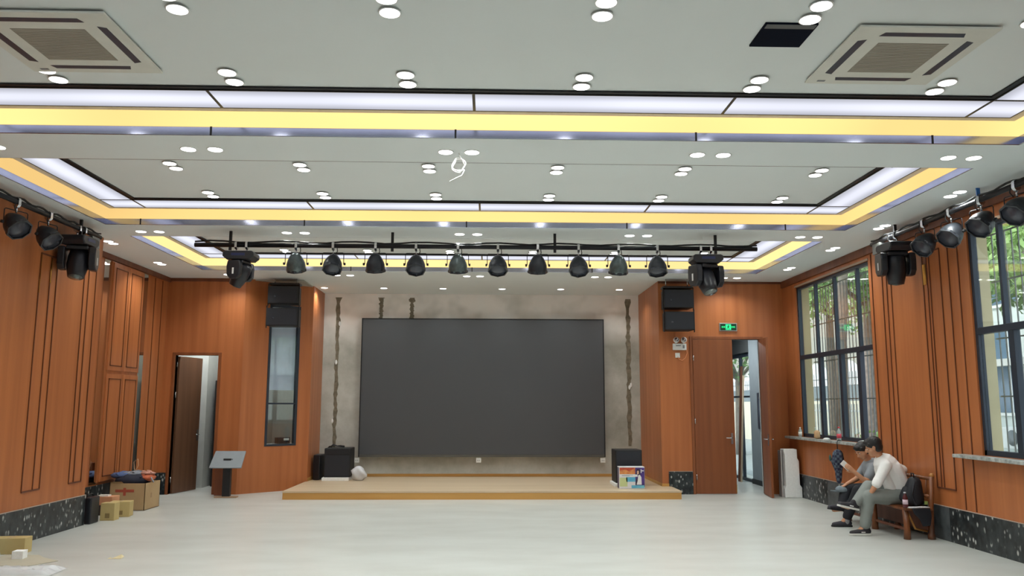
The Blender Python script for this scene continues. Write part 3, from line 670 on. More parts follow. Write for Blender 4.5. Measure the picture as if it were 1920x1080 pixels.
# line array speakers
def cab(label, x0, x1, yf, z0, z1, dep, group, side):
    o = thing('line_array_speaker', label, 'speaker', ((x0+x1)/2, yf, z0), 0, group); w = (x1-x0)/2; h = z1-z0
    MB().prism([(-w, .0), (w, 0), (w-.03, dep), (-w+.03, dep)], 2, 0, h).build('cabinet', M_BLACK, o, bevel=.006)
    MB().box(-w+.02, w-.02, -.006, -.0005, .015, h-.015).build('grille', mat('speaker_mesh', (33, 37, 46), .6, var=.2, scale=120), o)
    MB().lathe([(.018, 0), (.018, .003)], 14, (-w+.13, -.0065, h*.42), RX(PI/2)).build('badge', mat('speaker_badge', (62, 66, 76), .4), o)
    for s in (-1, 1): MB().box(s*(w+.004)-.006, s*(w+.004)+.006, .05, .09, -.035, h+.05).build('rigging', M_BLKM, o)
    return o
cab('upper black hanging speaker above the narrow angled window', -4.02, -3.47, 14.72, 3.40, 3.72, .36, 'hanging speakers', 1)
cab('lower black hanging speaker above the narrow angled window', -4.02, -3.45, 14.66, 2.99, 3.31, .36, 'hanging speakers', 1)
cab('upper black hanging speaker beside the double door', 3.16, 3.71, 14.46, 3.335, 3.665, .36, 'hanging speakers', 1)
cab('lower black hanging speaker beside the double door', 3.17, 3.71, 14.44, 2.93, 3.26, .36, 'hanging speakers', 1)
for x, y, z, lb in ((-3.745, 14.9, 3.77, 'black steel flying frame carrying the left hanging speakers'), (3.435, 14.62, 3.715, 'black steel flying frame carrying the right hanging speakers')):
    o = thing('speaker_bracket', lb, 'bracket', (x, y, z))
    MB().box(-.27, .27, -.12, .12, -.018, .018).build('plate', M_BLKM, o); m = MB()
    for s in (-1, 1): m.tube([(s*.2, 0, .015), (s*.2, 0, H-z)], .008, 6)
    m.build('rod', M_STEEL, o)

# exit sign, emergency light, wall socket
o = thing('exit_sign', 'lit green emergency exit sign above the double door', 'exit sign', (4.44, YB-.03, 3.025))
MB().box(-.165, .165, 0, .03, -.075, .075).build('frame', mat('alu_frame', (170, 172, 170), .35, .6), o, bevel=.003)
MB().box(-.15, .15, -.002, -.0001, -.06, .06).build('panel', mat('green_panel', (6, 58, 34), .3), o)
M_GRN = emis('exit_green', (.04, .95, .30), 1.5)
m = MB(T(0, -.0045, 0)); m.box(-.05, .05, 0, .002, -.05, .052); m.build('pictogram', M_GRN, o)
m = MB(T(0, -.0065, 0)); m.box(-.004, .012, 0, .0015, .024, .040); m._f([(-.02, 0, .02), (.012, 0, .022), (.006, 0, -.01), (-.01, 0, -.01)], [(0, 1, 2, 3)])
m._f([(-.01, 0, -.01), (.006, 0, -.01), (.028, 0, -.042), (.018, 0, -.042)], [(0, 1, 2, 3)]); m._f([(-.012, 0, -.008), (0, 0, -.01), (-.03, 0, -.04), (-.038, 0, -.034)], [(0, 1, 2, 3)])
m._f([(.010, 0, .022), (.03, 0, .006), (.026, 0, .0), (.006, 0, .014)], [(0, 1, 2, 3)]); m.build('running_figure', mat('green_panel', (6, 58, 34), .3), o)
m = MB(T(0, -.004, 0))
for s in (-1, 1):
    for i in range(3): x = s*(.068+i*.024); m.box(x-.009, x+.009, 0, .0015, .008, .014).box(x-.009, x+.009, 0, .0015, -.012, -.006).box(x-.003, x+.003, 0, .0015, -.014, .018)
m.build('lettering', M_GRN, o)
o = thing('emergency_light', 'white twin-head emergency light on the wall left of the double door', 'emergency light', (3.52, YB-.05, 2.655))
MB().box(-.125, .125, 0, .049, -.06, .06).build('body', M_WHITE, o, bevel=.008)
MB().box(-.07, .02, -.002, -.0001, .012, .026).box(.055, .09, -.002, -.0001, -.03, .03).build('print', mat('grey_print', (120, 124, 130), .6), o)
for s in (-1, 1):
    h = MB(T(s*.07, -.02, .118) @ RX(1.25)).lathe([(0, -.05), (.035, -.045), (.052, 0), (.052, .03), (0, .025)], 18).build('lamp_head', M_WHITE, o)
    MB(T(s*.07, -.02, .118) @ RX(1.25)).lathe([(0, .026), (.042, .032), (0, .036)], 16).build('reflector', mat('reflector', (190, 190, 196), .15, .8), h)
    MB().tube([(s*.07, .0, .055), (s*.07, -.0, .09)], .01, 8).build('neck', M_WHITE, o)
o = thing('wall_socket', 'white wall socket with a curved orange cable below the emergency light', 'socket', (3.485, YB-.012, 2.50))
MB().box(-.043, .043, 0, .0115, -.043, .043).build('plate', M_WHITE, o, bevel=.003); MB().box(-.02, .02, -.02, -.0001, -.018, .018).build('plug', M_WHITE, o)
MB().tube([(.0, -.012, -.02), (.02, -.012, -.075), (.08, -.012, -.095), (.14, -.01, -.05), (.175, -.008, .04), (.17, -.006, .11)], .005, 6).build('cable', mat('orange_cable', (226, 150, 100), .5), o)

# ================================================================== THINGS ON AND BY THE STAGE
o = thing('subwoofer', 'black subwoofer on a white foam slab at the left end of the stage', 'speaker', (-2.90, 16.0, .20))
MB().box(-.25, .25, 0, .5, 0, .55).build('cabinet', M_BLACK, o, bevel=.012); MB().box(-.23, .23, -.006, -.0005, .03, .42).build('grille', mat('speaker_mesh', (33, 37, 46), .6), o)
MB().box(-.23, .23, -.004, -.0005, .44, .52).build('top_panel', M_BLK2, o)
m = MB()
for k in range(3): m.tube([(-.2+.03*k, .1, .56), (-.12, .05+.05*k, .60+.01*k), (0, .12, .58), (.1, .16, .565+.01*k), (.02, .25, .59), (-.22, .3, .57), (-.27, .25, .45), (-.275, .28, .1)], .009, 6)
m.build('cable', M_BLACK, o)
tag(MB().box(-3.175, -2.66, 15.93, 16.56, .141, .199).build('foam_slab', M_FOAM, bevel=.005), 'white foam slab under the left subwoofer on the stage', 'foam slab')
tag(MB().prism([(-3.38, 16.1), (-3.24, 16.05), (-3.21, 16.5), (-3.39, 16.5)], 2, .142, .62).build('speaker_case', M_BLK2, bevel=.02), 'dark speaker standing between left subwoofer and wooden side wall', 'speaker')
random.seed(7)
mb = MB(); mb.ball((0, 0, .13), (.14, .10, .145), 20)
for v in mb.bm.verts:
    k = 1+.16*math.sin(v.co.x*40+v.co.z*31)+.12*random.random(); v.co.x *= k*(1.15-.9*max(0, v.co.z)); v.co.y *= k
tag(mb.build('plastic_bag', mat('milky_plastic', (212, 214, 218), .35, var=.1), loc=(-2.49, 16.05, .139)), 'crumpled white plastic bag beside the left subwoofer', 'bag')
o = thing('subwoofer', 'black subwoofer at the right end of the stage behind a printed carton', 'speaker', (2.54, 14.85, .20))
MB().box(-.24, .24, 0, .5, 0, .585).build('cabinet', M_BLACK, o, bevel=.012); MB().box(-.22, .22, -.006, -.0005, .03, .56).build('grille', mat('speaker_mesh', (33, 37, 46), .6), o)
tag(MB().box(2.27, 2.79, 14.78, 15.38, .141, .199).build('foam_slab', M_FOAM, bevel=.005), 'white foam slab under the right subwoofer on the stage', 'foam slab')
# printed carton
o = thing('printed_carton', 'colourful printed carton with a woman pictured, standing at the right stage edge', 'box', (2.52, 14.45, .141), .0)
MB().box(-.225, .225, 0, .20, 0, .375).build('carton', mat('carton_white', (222, 222, 226), .5), o, bevel=.003)
def pr(name, c, pts):
    m = MB(); m._f([(x, -.0012, z) for x, z in pts], [tuple(range(len(pts)))]); return m
mats_ = [mat('print_orange', (196, 104, 62), .5, rgb2=(230, 160, 90), scale=14), mat('print_violet', (84, 56, 140), .5, rgb2=(60, 44, 110), scale=9), mat('print_blue', (70, 160, 206), .5, rgb2=(120, 196, 214), scale=9), mat('print_lime', (196, 208, 150), .5), mat('print_white', (238, 238, 240), .5), mat('print_dark', (44, 36, 52), .5), mat('print_skin', (224, 186, 160), .5), mat('print_red', (170, 60, 52), .5, rgb2=(206, 90, 50), scale=18)]
art = MB()
def sh(mi, pts, lay=0):
    art.mi = mi; art._f([(x, -.0008-.0007*lay, z) for x, z in pts], [tuple(range(len(pts)))])
def rc(x0, x1, z0, z1): return [(x0, z0), (x1, z0), (x1, z1), (x0, z1)]
sh(0, rc(-.215, .06, .25, .362)); sh(7, [(-.215, .362), (-.215, .31), (-.12, .33), (-.05, .30), (.03, .34), (.06, .362)], 1); sh(1, rc(.06, .222, .03, .362)); sh(2, rc(-.10, .06, .12, .20)); sh(3, rc(-.215, -.08, .04, .19)); sh(4, rc(-.19, .10, .205, .245), 1); sh(2, rc(-.01, .215, .012, .06), 2)
sh(5, [(.07, .24), (.085, .33), (.115, .34), (.145, .31), (.15, .2), (.12, .24), (.10, .25)], 1); sh(6, [(.09, .25), (.09, .30), (.11, .315), (.125, .295), (.12, .25)], 2); sh(4, [(.08, .07), (.10, .14), (.11, .23), (.14, .24), (.165, .2), (.17, .07)], 2); sh(5, [(.06, .07), (.08, .17), (.10, .2), (.095, .07)], 1)
sh(4, rc(.155, .21, .30, .315), 1); sh(4, rc(.155, .17, .27, .335), 1); sh(5, rc(-.18, -.04, .218, .223), 2); sh(5, rc(-.18, .02, .231, .236), 2)
art.build('printed_face', mats_, o)
MB().box(-.2265, -.2255, .01, .19, .01, .365).build('printed_side', mat('print_grey', (92, 86, 110), .5), o)
# lectern
o = thing('lectern', 'small lectern with tilted grey top and black column by the left door', 'lectern', (-4.50, 14.42, 0))
MB().prism([(-.18, -.06), (.20, -.06), (.20, .06), (-.18, .06)], 2, 0, .022).build('base', mat('lectern_base', (170, 140, 110), .5), o, bevel=.004)
MB().box(-.055, .075, -.045, .045, .0221, .66).build('column', M_BLACK, o, bevel=.004)
tp = MB(T(.03, -.02, .64) @ RX(.93)).prism([(-.30, -.17), (.25, -.17), (.26, .17), (-.26, .17)], 2, -.012, .012).build('top', mat('brushed_grey', (128, 136, 142), .45, .1), o, bevel=.004)
m = MB(T(.03, -.02, .64) @ RX(.93))
for k, x in enumerate((-.07, -.05, -.033, -.012, .006, .024, .045, .06)): m.box(x, x+.012, -.012-.004*(k % 2), .008, .0121, .0135)
m.build('logo', mat('logo_dark', (52, 56, 62), .5), tp)
tag(MB().box(-4.80, -4.665, 14.72, 14.86, 0, .56).build('wooden_box', M_WOODD, bevel=.004), 'narrow brown wooden box standing behind the lectern by the door frame', 'box')

# foam packaging by the door
o = thing('foam_packaging', 'tall white foam packaging piece leaning by the double door', 'foam packaging', (5.33, 14.42, 0), -.05)
MB().prism([(-.15, 0), (.15, 0), (.15, .17), (.115, .22), (.115, .62), (.085, .68), (.085, .83), (-.15, .83), (-.15, .80), (-.13, .72), (-.13, .2), (-.15, .15)], 1, -.10, .10).build('block', M_FOAM, o, bevel=.01)
MB().box(-.175, -.152, .0, .16, 0, .80).build('side_sheet', mat('foam_grey', (190, 184, 182), .8), o)

# ================================================================== LEFT FLOOR: CARTONS
o = thing('cardboard_box', 'large cardboard box with red print holding a heap of clothes and cables', 'box', (-5.435, 12.98, 0), 0)
bw, bd, bh = .265, .28, .40
MB().box(-bw, bw, -bd, -bd+.008, 0, bh).box(-bw, bw, bd-.008, bd, 0, bh).box(-bw, -bw+.008, -bd, bd, 0, bh).box(bw-.008, bw, -bd, bd, 0, bh).box(-bw, bw, -bd, bd, 0, .008).build('carton', M_CARD, o)
MB().box(-.18, .10, -bd-.0015, -bd-.0003, .27, .31).box(-.06, -.02, -bd-.0018, -bd-.0003, .22, .335).build('red_print', M_RED, o, label='faded red print')
MB().box(bw+.0003, bw+.0015, -.06, -.02, .17, .24).build('print', mat('card_print', (160, 130, 96), .8), o)
MB(T(0, 0, bh) @ RX(.0)).quad((-bw, -bd, 0), (-.06, -bd, 0), (-.08, -bd-.03, .03), (-bw+.03, -bd-.03, .025)).build('flap', M_CARD, o)
o2 = thing('clothes_heap', 'heap of dark blue and grey clothes piled in the large cardboard box', 'clothes', (-5.46, 12.95, .36), 0)
random.seed(11)
for nm, c, ce, rr in (('dark_cloth', (34, 38, 56), (0, 0, .07), (.255, .24, .10)), ('blue_cloth', (82, 104, 150), (-.12, .02, .14), (.22, .18, .055)), ('grey_cloth', (140, 146, 156), (.0, .0, .165), (.16, .12, .04)), ('orange_cloth', (206, 112, 78), (.23, -.02, .11), (.10, .12, .05)), ('pink_cloth', (214, 160, 142), (.22, -.03, .175), (.12, .06, .022))):
    m = MB(); m.ball(ce, rr, 20)
    for v in m.bm.verts:
        k = 1+.14*math.sin(v.co.x*33+v.co.y*21)+.10*random.random(); v.co.z = ce[2]+(v.co.z-ce[2])*k; v.co.x *= 1+.05*random.random()
    for k in range(9):
        a_ = random.random()*6.28; q = random.random()**.5*.85; p_ = (ce[0]+rr[0]*q*math.cos(a_), ce[1]+rr[1]*q*math.sin(a_), ce[2]+rr[2]*.35+.02*random.random()); b_ = random.random()*6.28; l_ = rr[0]*.45
        m.cap(p_, (p_[0]+l_*math.cos(b_)*.8, p_[1]+l_*math.sin(b_)*.5, p_[2]+.02*random.random()-.01), .016+.012*random.random(), .010, 8)
    m.build(nm, mat(nm, c, .85, var=.3, scale=25), o2)
m = MB(); m.tube([(.05, .1, .12), (-.06, .15, .22), (-.08, .16, .33), (-.02, .16, .38), (.0, .15, .28), (-.05, .12, .16)], .006, 6); m.build('cable_loop', mat('beige_cable', (212, 170, 130), .6), o2)
m = MB(); m.tube([(.25, -.05, .16), (.31, -.1, .11), (.36, -.13, .05)], .012, 6); m.build('strap', mat('grey_strap', (150, 150, 156), .5), o2)
o = thing('equipment_case', 'narrow black case standing against the end of the left granite plinth', 'case', (-5.335, 11.40, 0), .0)
MB().box(-.045, .045, -.12, .12, 0, .35).build('case', M_BLK2, o, bevel=.015); MB().tube([(-.03, -.08, .351), (-.03, -.06, .38), (-.03, .06, .38), (-.03, .08, .351)], .008, 6).build('handle', M_BLACK, o)
def carton(label, loc, rz, sx, sy, sz, m, prn=True):
    o = thing('cardboard_box', label, 'box', loc, rz)
    MB().box(-sx/2, sx/2, -sy/2, sy/2, 0, sz).build('carton', m, o, bevel=.003)
    MB().box(-.012, .012, -sy/2, sy/2, sz, sz+.001).build('tape', mat('brown_tape', (168, 142, 104), .4), o)
    if prn: MB().box(-sx*.15, sx*.18, -sy/2-.0012, -sy/2-.0002, sz*.15, sz*.42).build('print', mat('card_print2', (138, 118, 74), .8), o)
    return o
carton('small upright pale cardboard box in front of the other cartons', (-5.235, 11.72, 0), .0, .19, .16, .235, M_CARD2)
carton('pale low cardboard box lying beside the small upright one', (-5.25, 12.10, 0), .15, .28, .20, .21, M_CARD2)
tag(MB().box(-.15, .13, -.12, .12, 0, .145).build('equipment_case', mat('brown_black_case', (52, 42, 38), .6), loc=(-5.55, 12.28, 0), bevel=.01), 'low dark brown case on the floor under the open orange-brown carton', 'case')
o = carton('open orange-brown carton resting on a low dark case behind the small pale boxes', (-5.56, 12.28, .146), .0, .30, .24, .115, mat('orange_card', (206, 148, 110), .8), False)
tag(MB(T(-5.56, 12.25, .263)).box(-.07, .07, -.05, .05, 0, .02).build('paper_packet', M_WHITE), 'small white packet lying on the orange-brown carton', 'packet')
tag(MB(T(-5.43, 11.98, .0)).box(-.03, .03, -.03, 0, .0, .09).build('metal_clip', M_STEEL), 'small silvery clip on floor between the small cartons', 'clip')
carton('cardboard box cut by the left picture edge near the granite plinth', (-5.13, 9.20, 0), .1, .34, .18, .165, M_CARD2, False)
tag(MB(T(-4.85, 8.86, 0) @ RZ(.1)).box(-.055, .055, -.055, .055, 0, .085).build('white_box', M_FOAM, bevel=.003), 'small white box on flattened card at left foreground', 'box')
tag(MB(T(-5.19, 9.02, .0) @ RY(-.25)).box(-.006, .006, -.08, .08, 0.0, .34).build('leaning_board', mat('white_blue_board', (150, 180, 222), .4, rgb2=(228, 232, 236), scale=6)), 'white and blue board leaning on the plinth at the left edge', 'board')
tag(MB().prism([(-5.15, 8.5), (-4.55, 8.45), (-4.38, 8.72), (-4.62, 8.9), (-4.75, 9.05), (-5.1, 9.08)], 2, .001, .006).build('flattened_card', mat('floor_card', (184, 178, 158), .8)), 'flattened sheet of pale card on the floor at lower left', 'cardboard')
random.seed(3); m = MB(); N = 16
vs = [(-5.2+i*.075+.0, 7.95+j*.04, .012+.055*random.random()*(1 if 0 < i < N-1 and 0 < j < 9 else 0)) for j in range(10) for i in range(N)]
m._f(vs, [(j*N+i, j*N+i+1, (j+1)*N+i+1, (j+1)*N+i) for j in range(9) for i in range(N-1)], True)
film = mat('clear_film', (236, 240, 244), .25); film.node_tree.nodes['Principled BSDF'].inputs['Alpha'].default_value = .45
tag(m.build('plastic_film', film), 'crumpled clear plastic film on the floor at bottom left corner', 'plastic film')
m = MB(); m._f([(0, 0, 0), (.10, .01, .0), (.085, .05, .035), (.01, .05, .004)], [(0, 1, 2, 3)]); m._f([(.085, .05, .035), (.10, .01, 0), (.11, .06, .012)], [(0, 1, 2)]); m._f([(0, 0, 0), (-.03, -.01, .006), (-.01, .03, .012)], [(0, 1, 2)])
sc_ = m.build('paper_scrap', mat('scrap', (214, 200, 158), .7), loc=(-3.90, 8.83, .002)); sm = sc_.modifiers.new('s', 'SOLIDIFY'); sm.thickness = .002
tag(sc_, 'small torn paper scrap lying on the floor at lower left', 'paper')

# ================================================================== RIGHT: BENCH AND THINGS
M_LOG = mat('varnished_log', (134, 78, 40), .38, rgb2=(78, 44, 26), scale=9, stretch=(1, 1, .3)); M_LOGL = mat('honey_log', (196, 140, 66), .4, rgb2=(140, 88, 40), scale=8)
bn = thing('bench', 'rustic brown log bench against the window wall', 'bench', (5.22, 9.95, 0))
for (x, y) in ((-.165, 0), (-.165, .82), (-.165, 1.6)):
    m = MB(); m.tube([(x, y, 0), (x+.004, y, .12), (x-.004, y, .36)], [.042, .036, .036], 12); m.build('leg', M_LOG, bn)
for (x, y) in ((.135, 0), (.135, .82), (.135, 1.6)):
    m = MB(); m.tube([(x, y, 0), (x, y, .05), (x+.004, y, .07), (x+.015, y, .38), (x+.05, y, .74)], [.045, .045, .03, .029, .027], 12); m.build('leg', M_LOG, bn); MB().ball((x+.05, y, .75), .03, 10).build('finial', M_LOGL, bn)
MB().box(-.20, .15, -.06, 1.66, .34, .372).build('seat', M_LOG, bn, bevel=.008)
for z in (.50, .71): MB().tube([(.155 if z < .6 else .182, 0, z), (.155 if z < .6 else .182, 1.6, z)], .022, 10).build('back_rail', M_LOG, bn)
for k in range(9): MB().tube([(.152, .12+.17*k, .49), (.180, .12+.17*k, .70)], .011, 8).build('spindle', M_LOG, bn)
MB().box(-.17, -.14, .04, 1.56, .10, .13).box(.11, .135, .03, 1.57, .09, .33).build('lower_board', M_BEAD, bn)
MB().tube([(-.15, 0, .33), (-.05, .02, .12), (.10, .03, .09)], .013, 8).build('brace', M_LOGL, bn)
# backpack
o = thing('backpack', 'black backpack standing on the near end of the log bench', 'backpack', (5.235, 10.12, .373), 0)
M_BAG = mat('black_nylon', (22, 25, 34), .6, var=.3, scale=14)
m = MB(); m.cap((0, 0, .10), (.035, 0, .27), .135, .085, 18)
for v in m.bm.verts: v.co.z = max(0, v.co.z)
m.build('body', M_BAG, o); m = MB(); m.cap((-.10, 0, .10), (-.07, 0, .19), .062, .05, 14)
for v in m.bm.verts: v.co.z = max(0, v.co.z)
m.build('front_pocket', M_BAG, o); MB().tube([(.02, -.03, .345), (.02, -.03, .39), (.02, .03, .39), (.02, .03, .345)], .008, 6).build('handle', M_BAG, o)
MB().tube([(-.02, -.125, .30), (-.08, -.15, .15), (-.03, -.14, .02)], .012, 6).build('strap', M_BAG, o); MB().box(.08, .115, -.14, -.125, .03, .07).build('label', mat('lime_tab', (150, 170, 90), .6), o)
# jacket hanging under seat end
m = MB(); random.seed(5)
m.prism([(-.12, .0), (.10, 0), (.11, -.10), (.09, -.20), (.0, -.21), (-.04, -.12), (-.10, -.06)], 1, -.012, .012)
tag(m.build('jacket', M_BAG, loc=(5.21, 9.862, .372), bevel=.008), 'dark jacket hanging down from the near end of the bench seat', 'jacket')
def bottle(label, loc, h, rad, liq, lab, capc, group=None):
    o = thing('bottle', label, 'bottle', loc, 0, group)
    MB().lathe([(0, 0), (rad, 0), (rad, h*.06), (rad, h*.60), (rad*.8, h*.72), (rad*.42, h*.86), (rad*.4, h*.91), (0, h*.91)], 16).build('body', liq, o)
    MB().lathe([(rad*1.02, h*.22), (rad*1.03, h*.22), (rad*1.03, h*.52), (rad*1.02, h*.52)], 16).build('label', lab, o)
    MB().lathe([(0, h*.91), (rad*.48, h*.91), (rad*.48, h), (0, h)], 12).build('cap', capc, o)
    return o
bottle('plastic drink bottle with pale pink label on the bench corner', (5.05, 9.935, .373), .185, .030, mat('dark_tea', (86, 40, 44), .15), mat('pink_label', (224, 200, 212), .5), mat('grey_cap', (196, 196, 204), .4))
m = MB(RZ(.15)); m.box(-.12, .12, -.055, .055, 0, .006); m.box(-.02, .14, -.07, .01, .006, .010)
tag(m.build('papers', mat('paper', (232, 232, 236), .6), loc=(5.175, 9.935, .374)), 'white folded papers lying on the bench edge beside the pink-labelled bottle', 'papers')
# things on the sill
ZS = 1.0455
clear = mat('clear_pet', (214, 222, 218), .08, trans=.6)
bottle('small clear bottle with white cap at the far end of the window sill', (5.42, 14.15, ZS), .17, .03, clear, mat('white_label', (226, 226, 220), .5), M_WHITE)
bottle('clear cola bottle with red label and red cap on the window sill', (5.41, 12.55, ZS), .22, .034, clear, mat('red_label', (206, 70, 84), .5), mat('red_cap', (200, 50, 60), .4))
m = MB(); m.ball((0, 0, .07), (.055, .05, .075), 14)
for v in m.bm.verts:
    v.co.x *= 1+.2*math.sin(v.co.z*70); v.co.y *= 1+.15*math.sin(v.co.z*55+1); v.co.z = max(0, v.co.z)
tag(m.build('paper_bag', mat('brown_bag', (198, 160, 118), .7), loc=(5.42, 13.42, ZS)), 'crumpled light brown paper bag on the window sill', 'bag')
m = MB(); m.ball((0, 0, .008), (.05, .09, .028), 14)
for v in m.bm.verts: v.co.z = max(0, v.co.z)
tag(m.build('tissue', M_WHITE, loc=(5.41, 13.02, ZS)), 'crumpled white tissue in the middle of the window sill', 'tissue')
m = MB(); m.ball((0, 0, .01), (.06, .16, .04), 14)
for v in m.bm.verts: v.co.z = max(0, v.co.z)
tag(m.build('tissue', M_WHITE, loc=(5.41, 11.72, ZS)), 'white crumpled plastic at the near end of the window sill above the seated people', 'tissue')
# umbrella hooked over the sill
o = thing('umbrella', 'folded dark blue checked umbrella hanging from the window sill', 'umbrella', (5.335, 12.46, 0))
def chequer():
    m = bpy.data.materials.new('checked_cloth'); m.use_nodes = True; n = m.node_tree; b = n.nodes['Principled BSDF']; t = n.nodes.new('ShaderNodeTexCoord'); c = n.nodes.new('ShaderNodeTexChecker'); c.inputs['Scale'].default_value = 26
    n.links.new(t.outputs['Object'], c.inputs[0]); c.inputs[1].default_value = lin((34, 40, 66)); c.inputs[2].default_value = lin((84, 98, 112)); n.links.new(c.outputs[0], b.inputs['Base Color']); b.inputs['Roughness'].default_value = .7; return m
m = MB(); pr_ = [(.012, .42), (.03, .45), (.042, .52), (.05, .60), (.066, .68), (.080, .75), (.078, .82), (.062, .87), (.050, .905), (.015, .93)]
m.lathe(pr_, 18)
for v in m.bm.verts:
    a_ = math.atan2(v.co.y, v.co.x); k = 1+.26*math.sin(a_*5+v.co.z*9)+.08*math.sin(v.co.z*60); v.co.x *= k; v.co.y *= k*.8
m.build('canopy', chequer(), o)
MB().tube([(0, 0, .93), (0, 0, 1.02), (.004, 0, 1.055), (.03, 0, 1.07), (.055, 0, 1.058)], .007, 8).build('handle', M_BLACK, o); MB().tube([(0, 0, .38), (0, 0, .43)], .005, 6).build('tip', M_STEEL, o)
MB().ball((-.12, 0, .80), (.018, .02, .05), 8).build('strap', mat('green_strap', (46, 84, 78), .6), o)

# ================================================================== PEOPLE
def remesh(o, vox, it=6, fac=.5):
    r_ = o.modifiers.new('fuse', 'REMESH'); r_.mode = 'VOXEL'; r_.voxel_size = vox; r_.use_smooth_shade = True
    s_ = o.modifiers.new('smooth', 'SMOOTH'); s_.iterations = it; s_.factor = fac
    return o
def limb(m, pts, rad):
    for (a, b), (ra, rb) in zip(zip(pts[:-1], pts[1:]), zip(rad[:-1], rad[1:])): m.cap(a, b, ra, rb, 14)
def lerp(a, b, t): return tuple(a[i]+(b[i]-a[i])*t for i in range(3))
def hand(m, wrist, d, n, spread, curl, side=1, s=.93):
    """palm + four bent fingers + thumb; d = direction, n = palm normal"""
    w = Vector(wrist); d = Vector(d).normalized(); n = (Vector(n)-d*Vector(n).dot(d)).normalized(); x = d.cross(n)*side
    pe = w+d*.085*s
    for k in (-1, 0, 1): m.cap(w+x*k*.014*s, pe+x*k*.024*s, .015*s, .013*s, 8)
    for k, L in ((-1.5, .062), (-.5, .074), (.5, .078), (1.5, .068)):
        b = pe+x*k*.019*s*spread; dd = (d+n*curl*.5).normalized(); p1 = b+dd*L*.45*s; d2 = (d+n*curl*1.3).normalized(); p2 = p1+d2*L*.32*s; d3 = (d*.6+n*curl*2.0+d*.01).normalized(); p3 = p2+d3*L*.25*s
        m.cap(b, p1, .0088*s, .0082*s, 8); m.cap(p1, p2, .0082*s, .0076*s, 8); m.cap(p2, p3, .0076*s, .0066*s, 8)
    tb = w+d*.025*s+x*.026*s; t1 = tb+(x*.8+d*.7+n*.35).normalized()*.038*s; t2 = t1+(x*.2+d*.8+n*.6*curl).normalized()*.030*s
    m.cap(w+x*.01, tb, .013*s, .012*s, 8); m.cap(tb, t1, .0115*s, .010*s, 8); m.cap(t1, t2, .010*s, .0085*s, 8)
def head(m, c, fwd, up, s=1):
    """skull, jaw, nose, brow, lips, ears; returns frame matrix"""
    c = Vector(c); fw = Vector(fwd).normalized(); up = Vector(up); up = (up-fw*up.dot(fw)).normalized(); sd = up.cross(fw)
    A = Matrix((( fw.x, sd.x, up.x, c.x), (fw.y, sd.y, up.y, c.y), (fw.z, sd.z, up.z, c.z), (0, 0, 0, 1)))
    M0 = m.M; m.M = A @ Matrix.Scale(s, 4)
    m.ball((-.012, 0, .025), (.095, .074, .092), 20); m.ball((.022, 0, -.035), (.062, .056, .070), 16); m.ball((.052, 0, -.082), (.028, .032, .022), 12)
    m.cap((.03, .045, -.03), (.045, .02, -.08), .03, .02); m.cap((.03, -.045, -.03), (.045, -.02, -.08), .03, .02)
    m.cap((.078, 0, .008), (.103, 0, -.028), .009, .0125, 8); m.ball((.096, .010, -.031), .009, 8); m.ball((.096, -.010, -.031), .009, 8)
    m.cap((.074, -.035, .022), (.080, 0, .020), .011, .010, 8); m.cap((.074, .035, .022), (.080, 0, .020), .011, .010, 8)
    m.cap((.076, -.018, -.054), (.080, .018, -.054), .0075, .0075, 8); m.cap((.073, -.015, -.065), (.076, .015, -.065), .008, .008, 8)
    for q in (-1, 1): m.cap((-.012, q*.073, .008), (-.008, q*.072, -.028), .016, .010, 8); m.ball((-.016, q*.080, .0), (.016, .007, .024), 10)
    m.M = M0; return A @ Matrix.Scale(s, 4)
def face_bits(par, A, hair_long=1):
    for q in (-1, 1):
        e = MB(A).ball((.073, q*.031, .003), (.008, .013, .0065), 10).build('eye', mat('eye_white', (225, 222, 216), .3), par); MB(A).ball((.080, q*.031, .003), (.003, .0055, .0055), 8).build('iris', mat('iris_dark', (24, 16, 12), .2), e)
        MB(A).cap((.083, q*.016, .026), (.076, q*.046, .027), .0045, .004, 8).build('eyebrow', M_HAIR, par)
    m = MB(A); m.ball((-.020, 0, .044), (.100, .082, .090), 20); m.ball((-.045, 0, .0), (.066, .076, .075), 16); m.ball((.040, 0, .082), (.052, .064, .038), 14)
    for q in (-1, 1): m.cap((.025, q*.066, .055), (.004, q*.073, .018), .020, .012)
    remesh(m.build('hair', M_HAIR, par), .008, 3)

# ---- person in the white shirt (faces the stage-left side, legs crossed)
p1 = thing('person', 'seated person in a white shirt and grey trousers leaning forward with crossed legs', 'person', (5.15, 10.42, 0))
O = Vector((5.15, 10.42, 0))
def loc1(x, y, z): return (x-5.15, y-10.42, z)
pel = loc1(5.215, 10.42, .47); sp1 = loc1(5.20, 10.42, .60); sp2 = loc1(5.155, 10.42, .74); ch = loc1(5.075, 10.43, .85); nk = loc1(5.02, 10.42, .925); hc = loc1(4.925, 10.41, 1.065)
sN, eN, wN = loc1(4.985, 10.23, .85), loc1(4.850, 10.21, .64), loc1(4.775, 10.235, .515)
sF, eF, wF = loc1(5.14, 10.62, .87), loc1(5.42, 10.68, .765), loc1(5.28, 10.76, .60)
hN, kN, aN = loc1(5.17, 10.33, .455), loc1(4.765, 10.27, .465), loc1(4.690, 10.27, .115)
hF, kF, aF = loc1(5.17, 10.52, .47), loc1(4.835, 10.42, .575), loc1(4.570, 10.25, .375)
m = MB()
limb(m, [pel, sp1, sp2, ch], [.125, .115, .12, .125]); m.cap(sN, sF, .055, .055); m.cap(ch, nk, .075, .052); m.cap(nk, lerp(nk, hc, .6), .050, .046); m.cap(hN, hF, .095, .095)
A1h = head(m, hc, (-.74, .52, -.36), (-.36, .1, .90), 1.04)
limb(m, [sN, eN, wN], [.050, .040, .027]); limb(m, [sF, eF, wF], [.050, .040, .027])
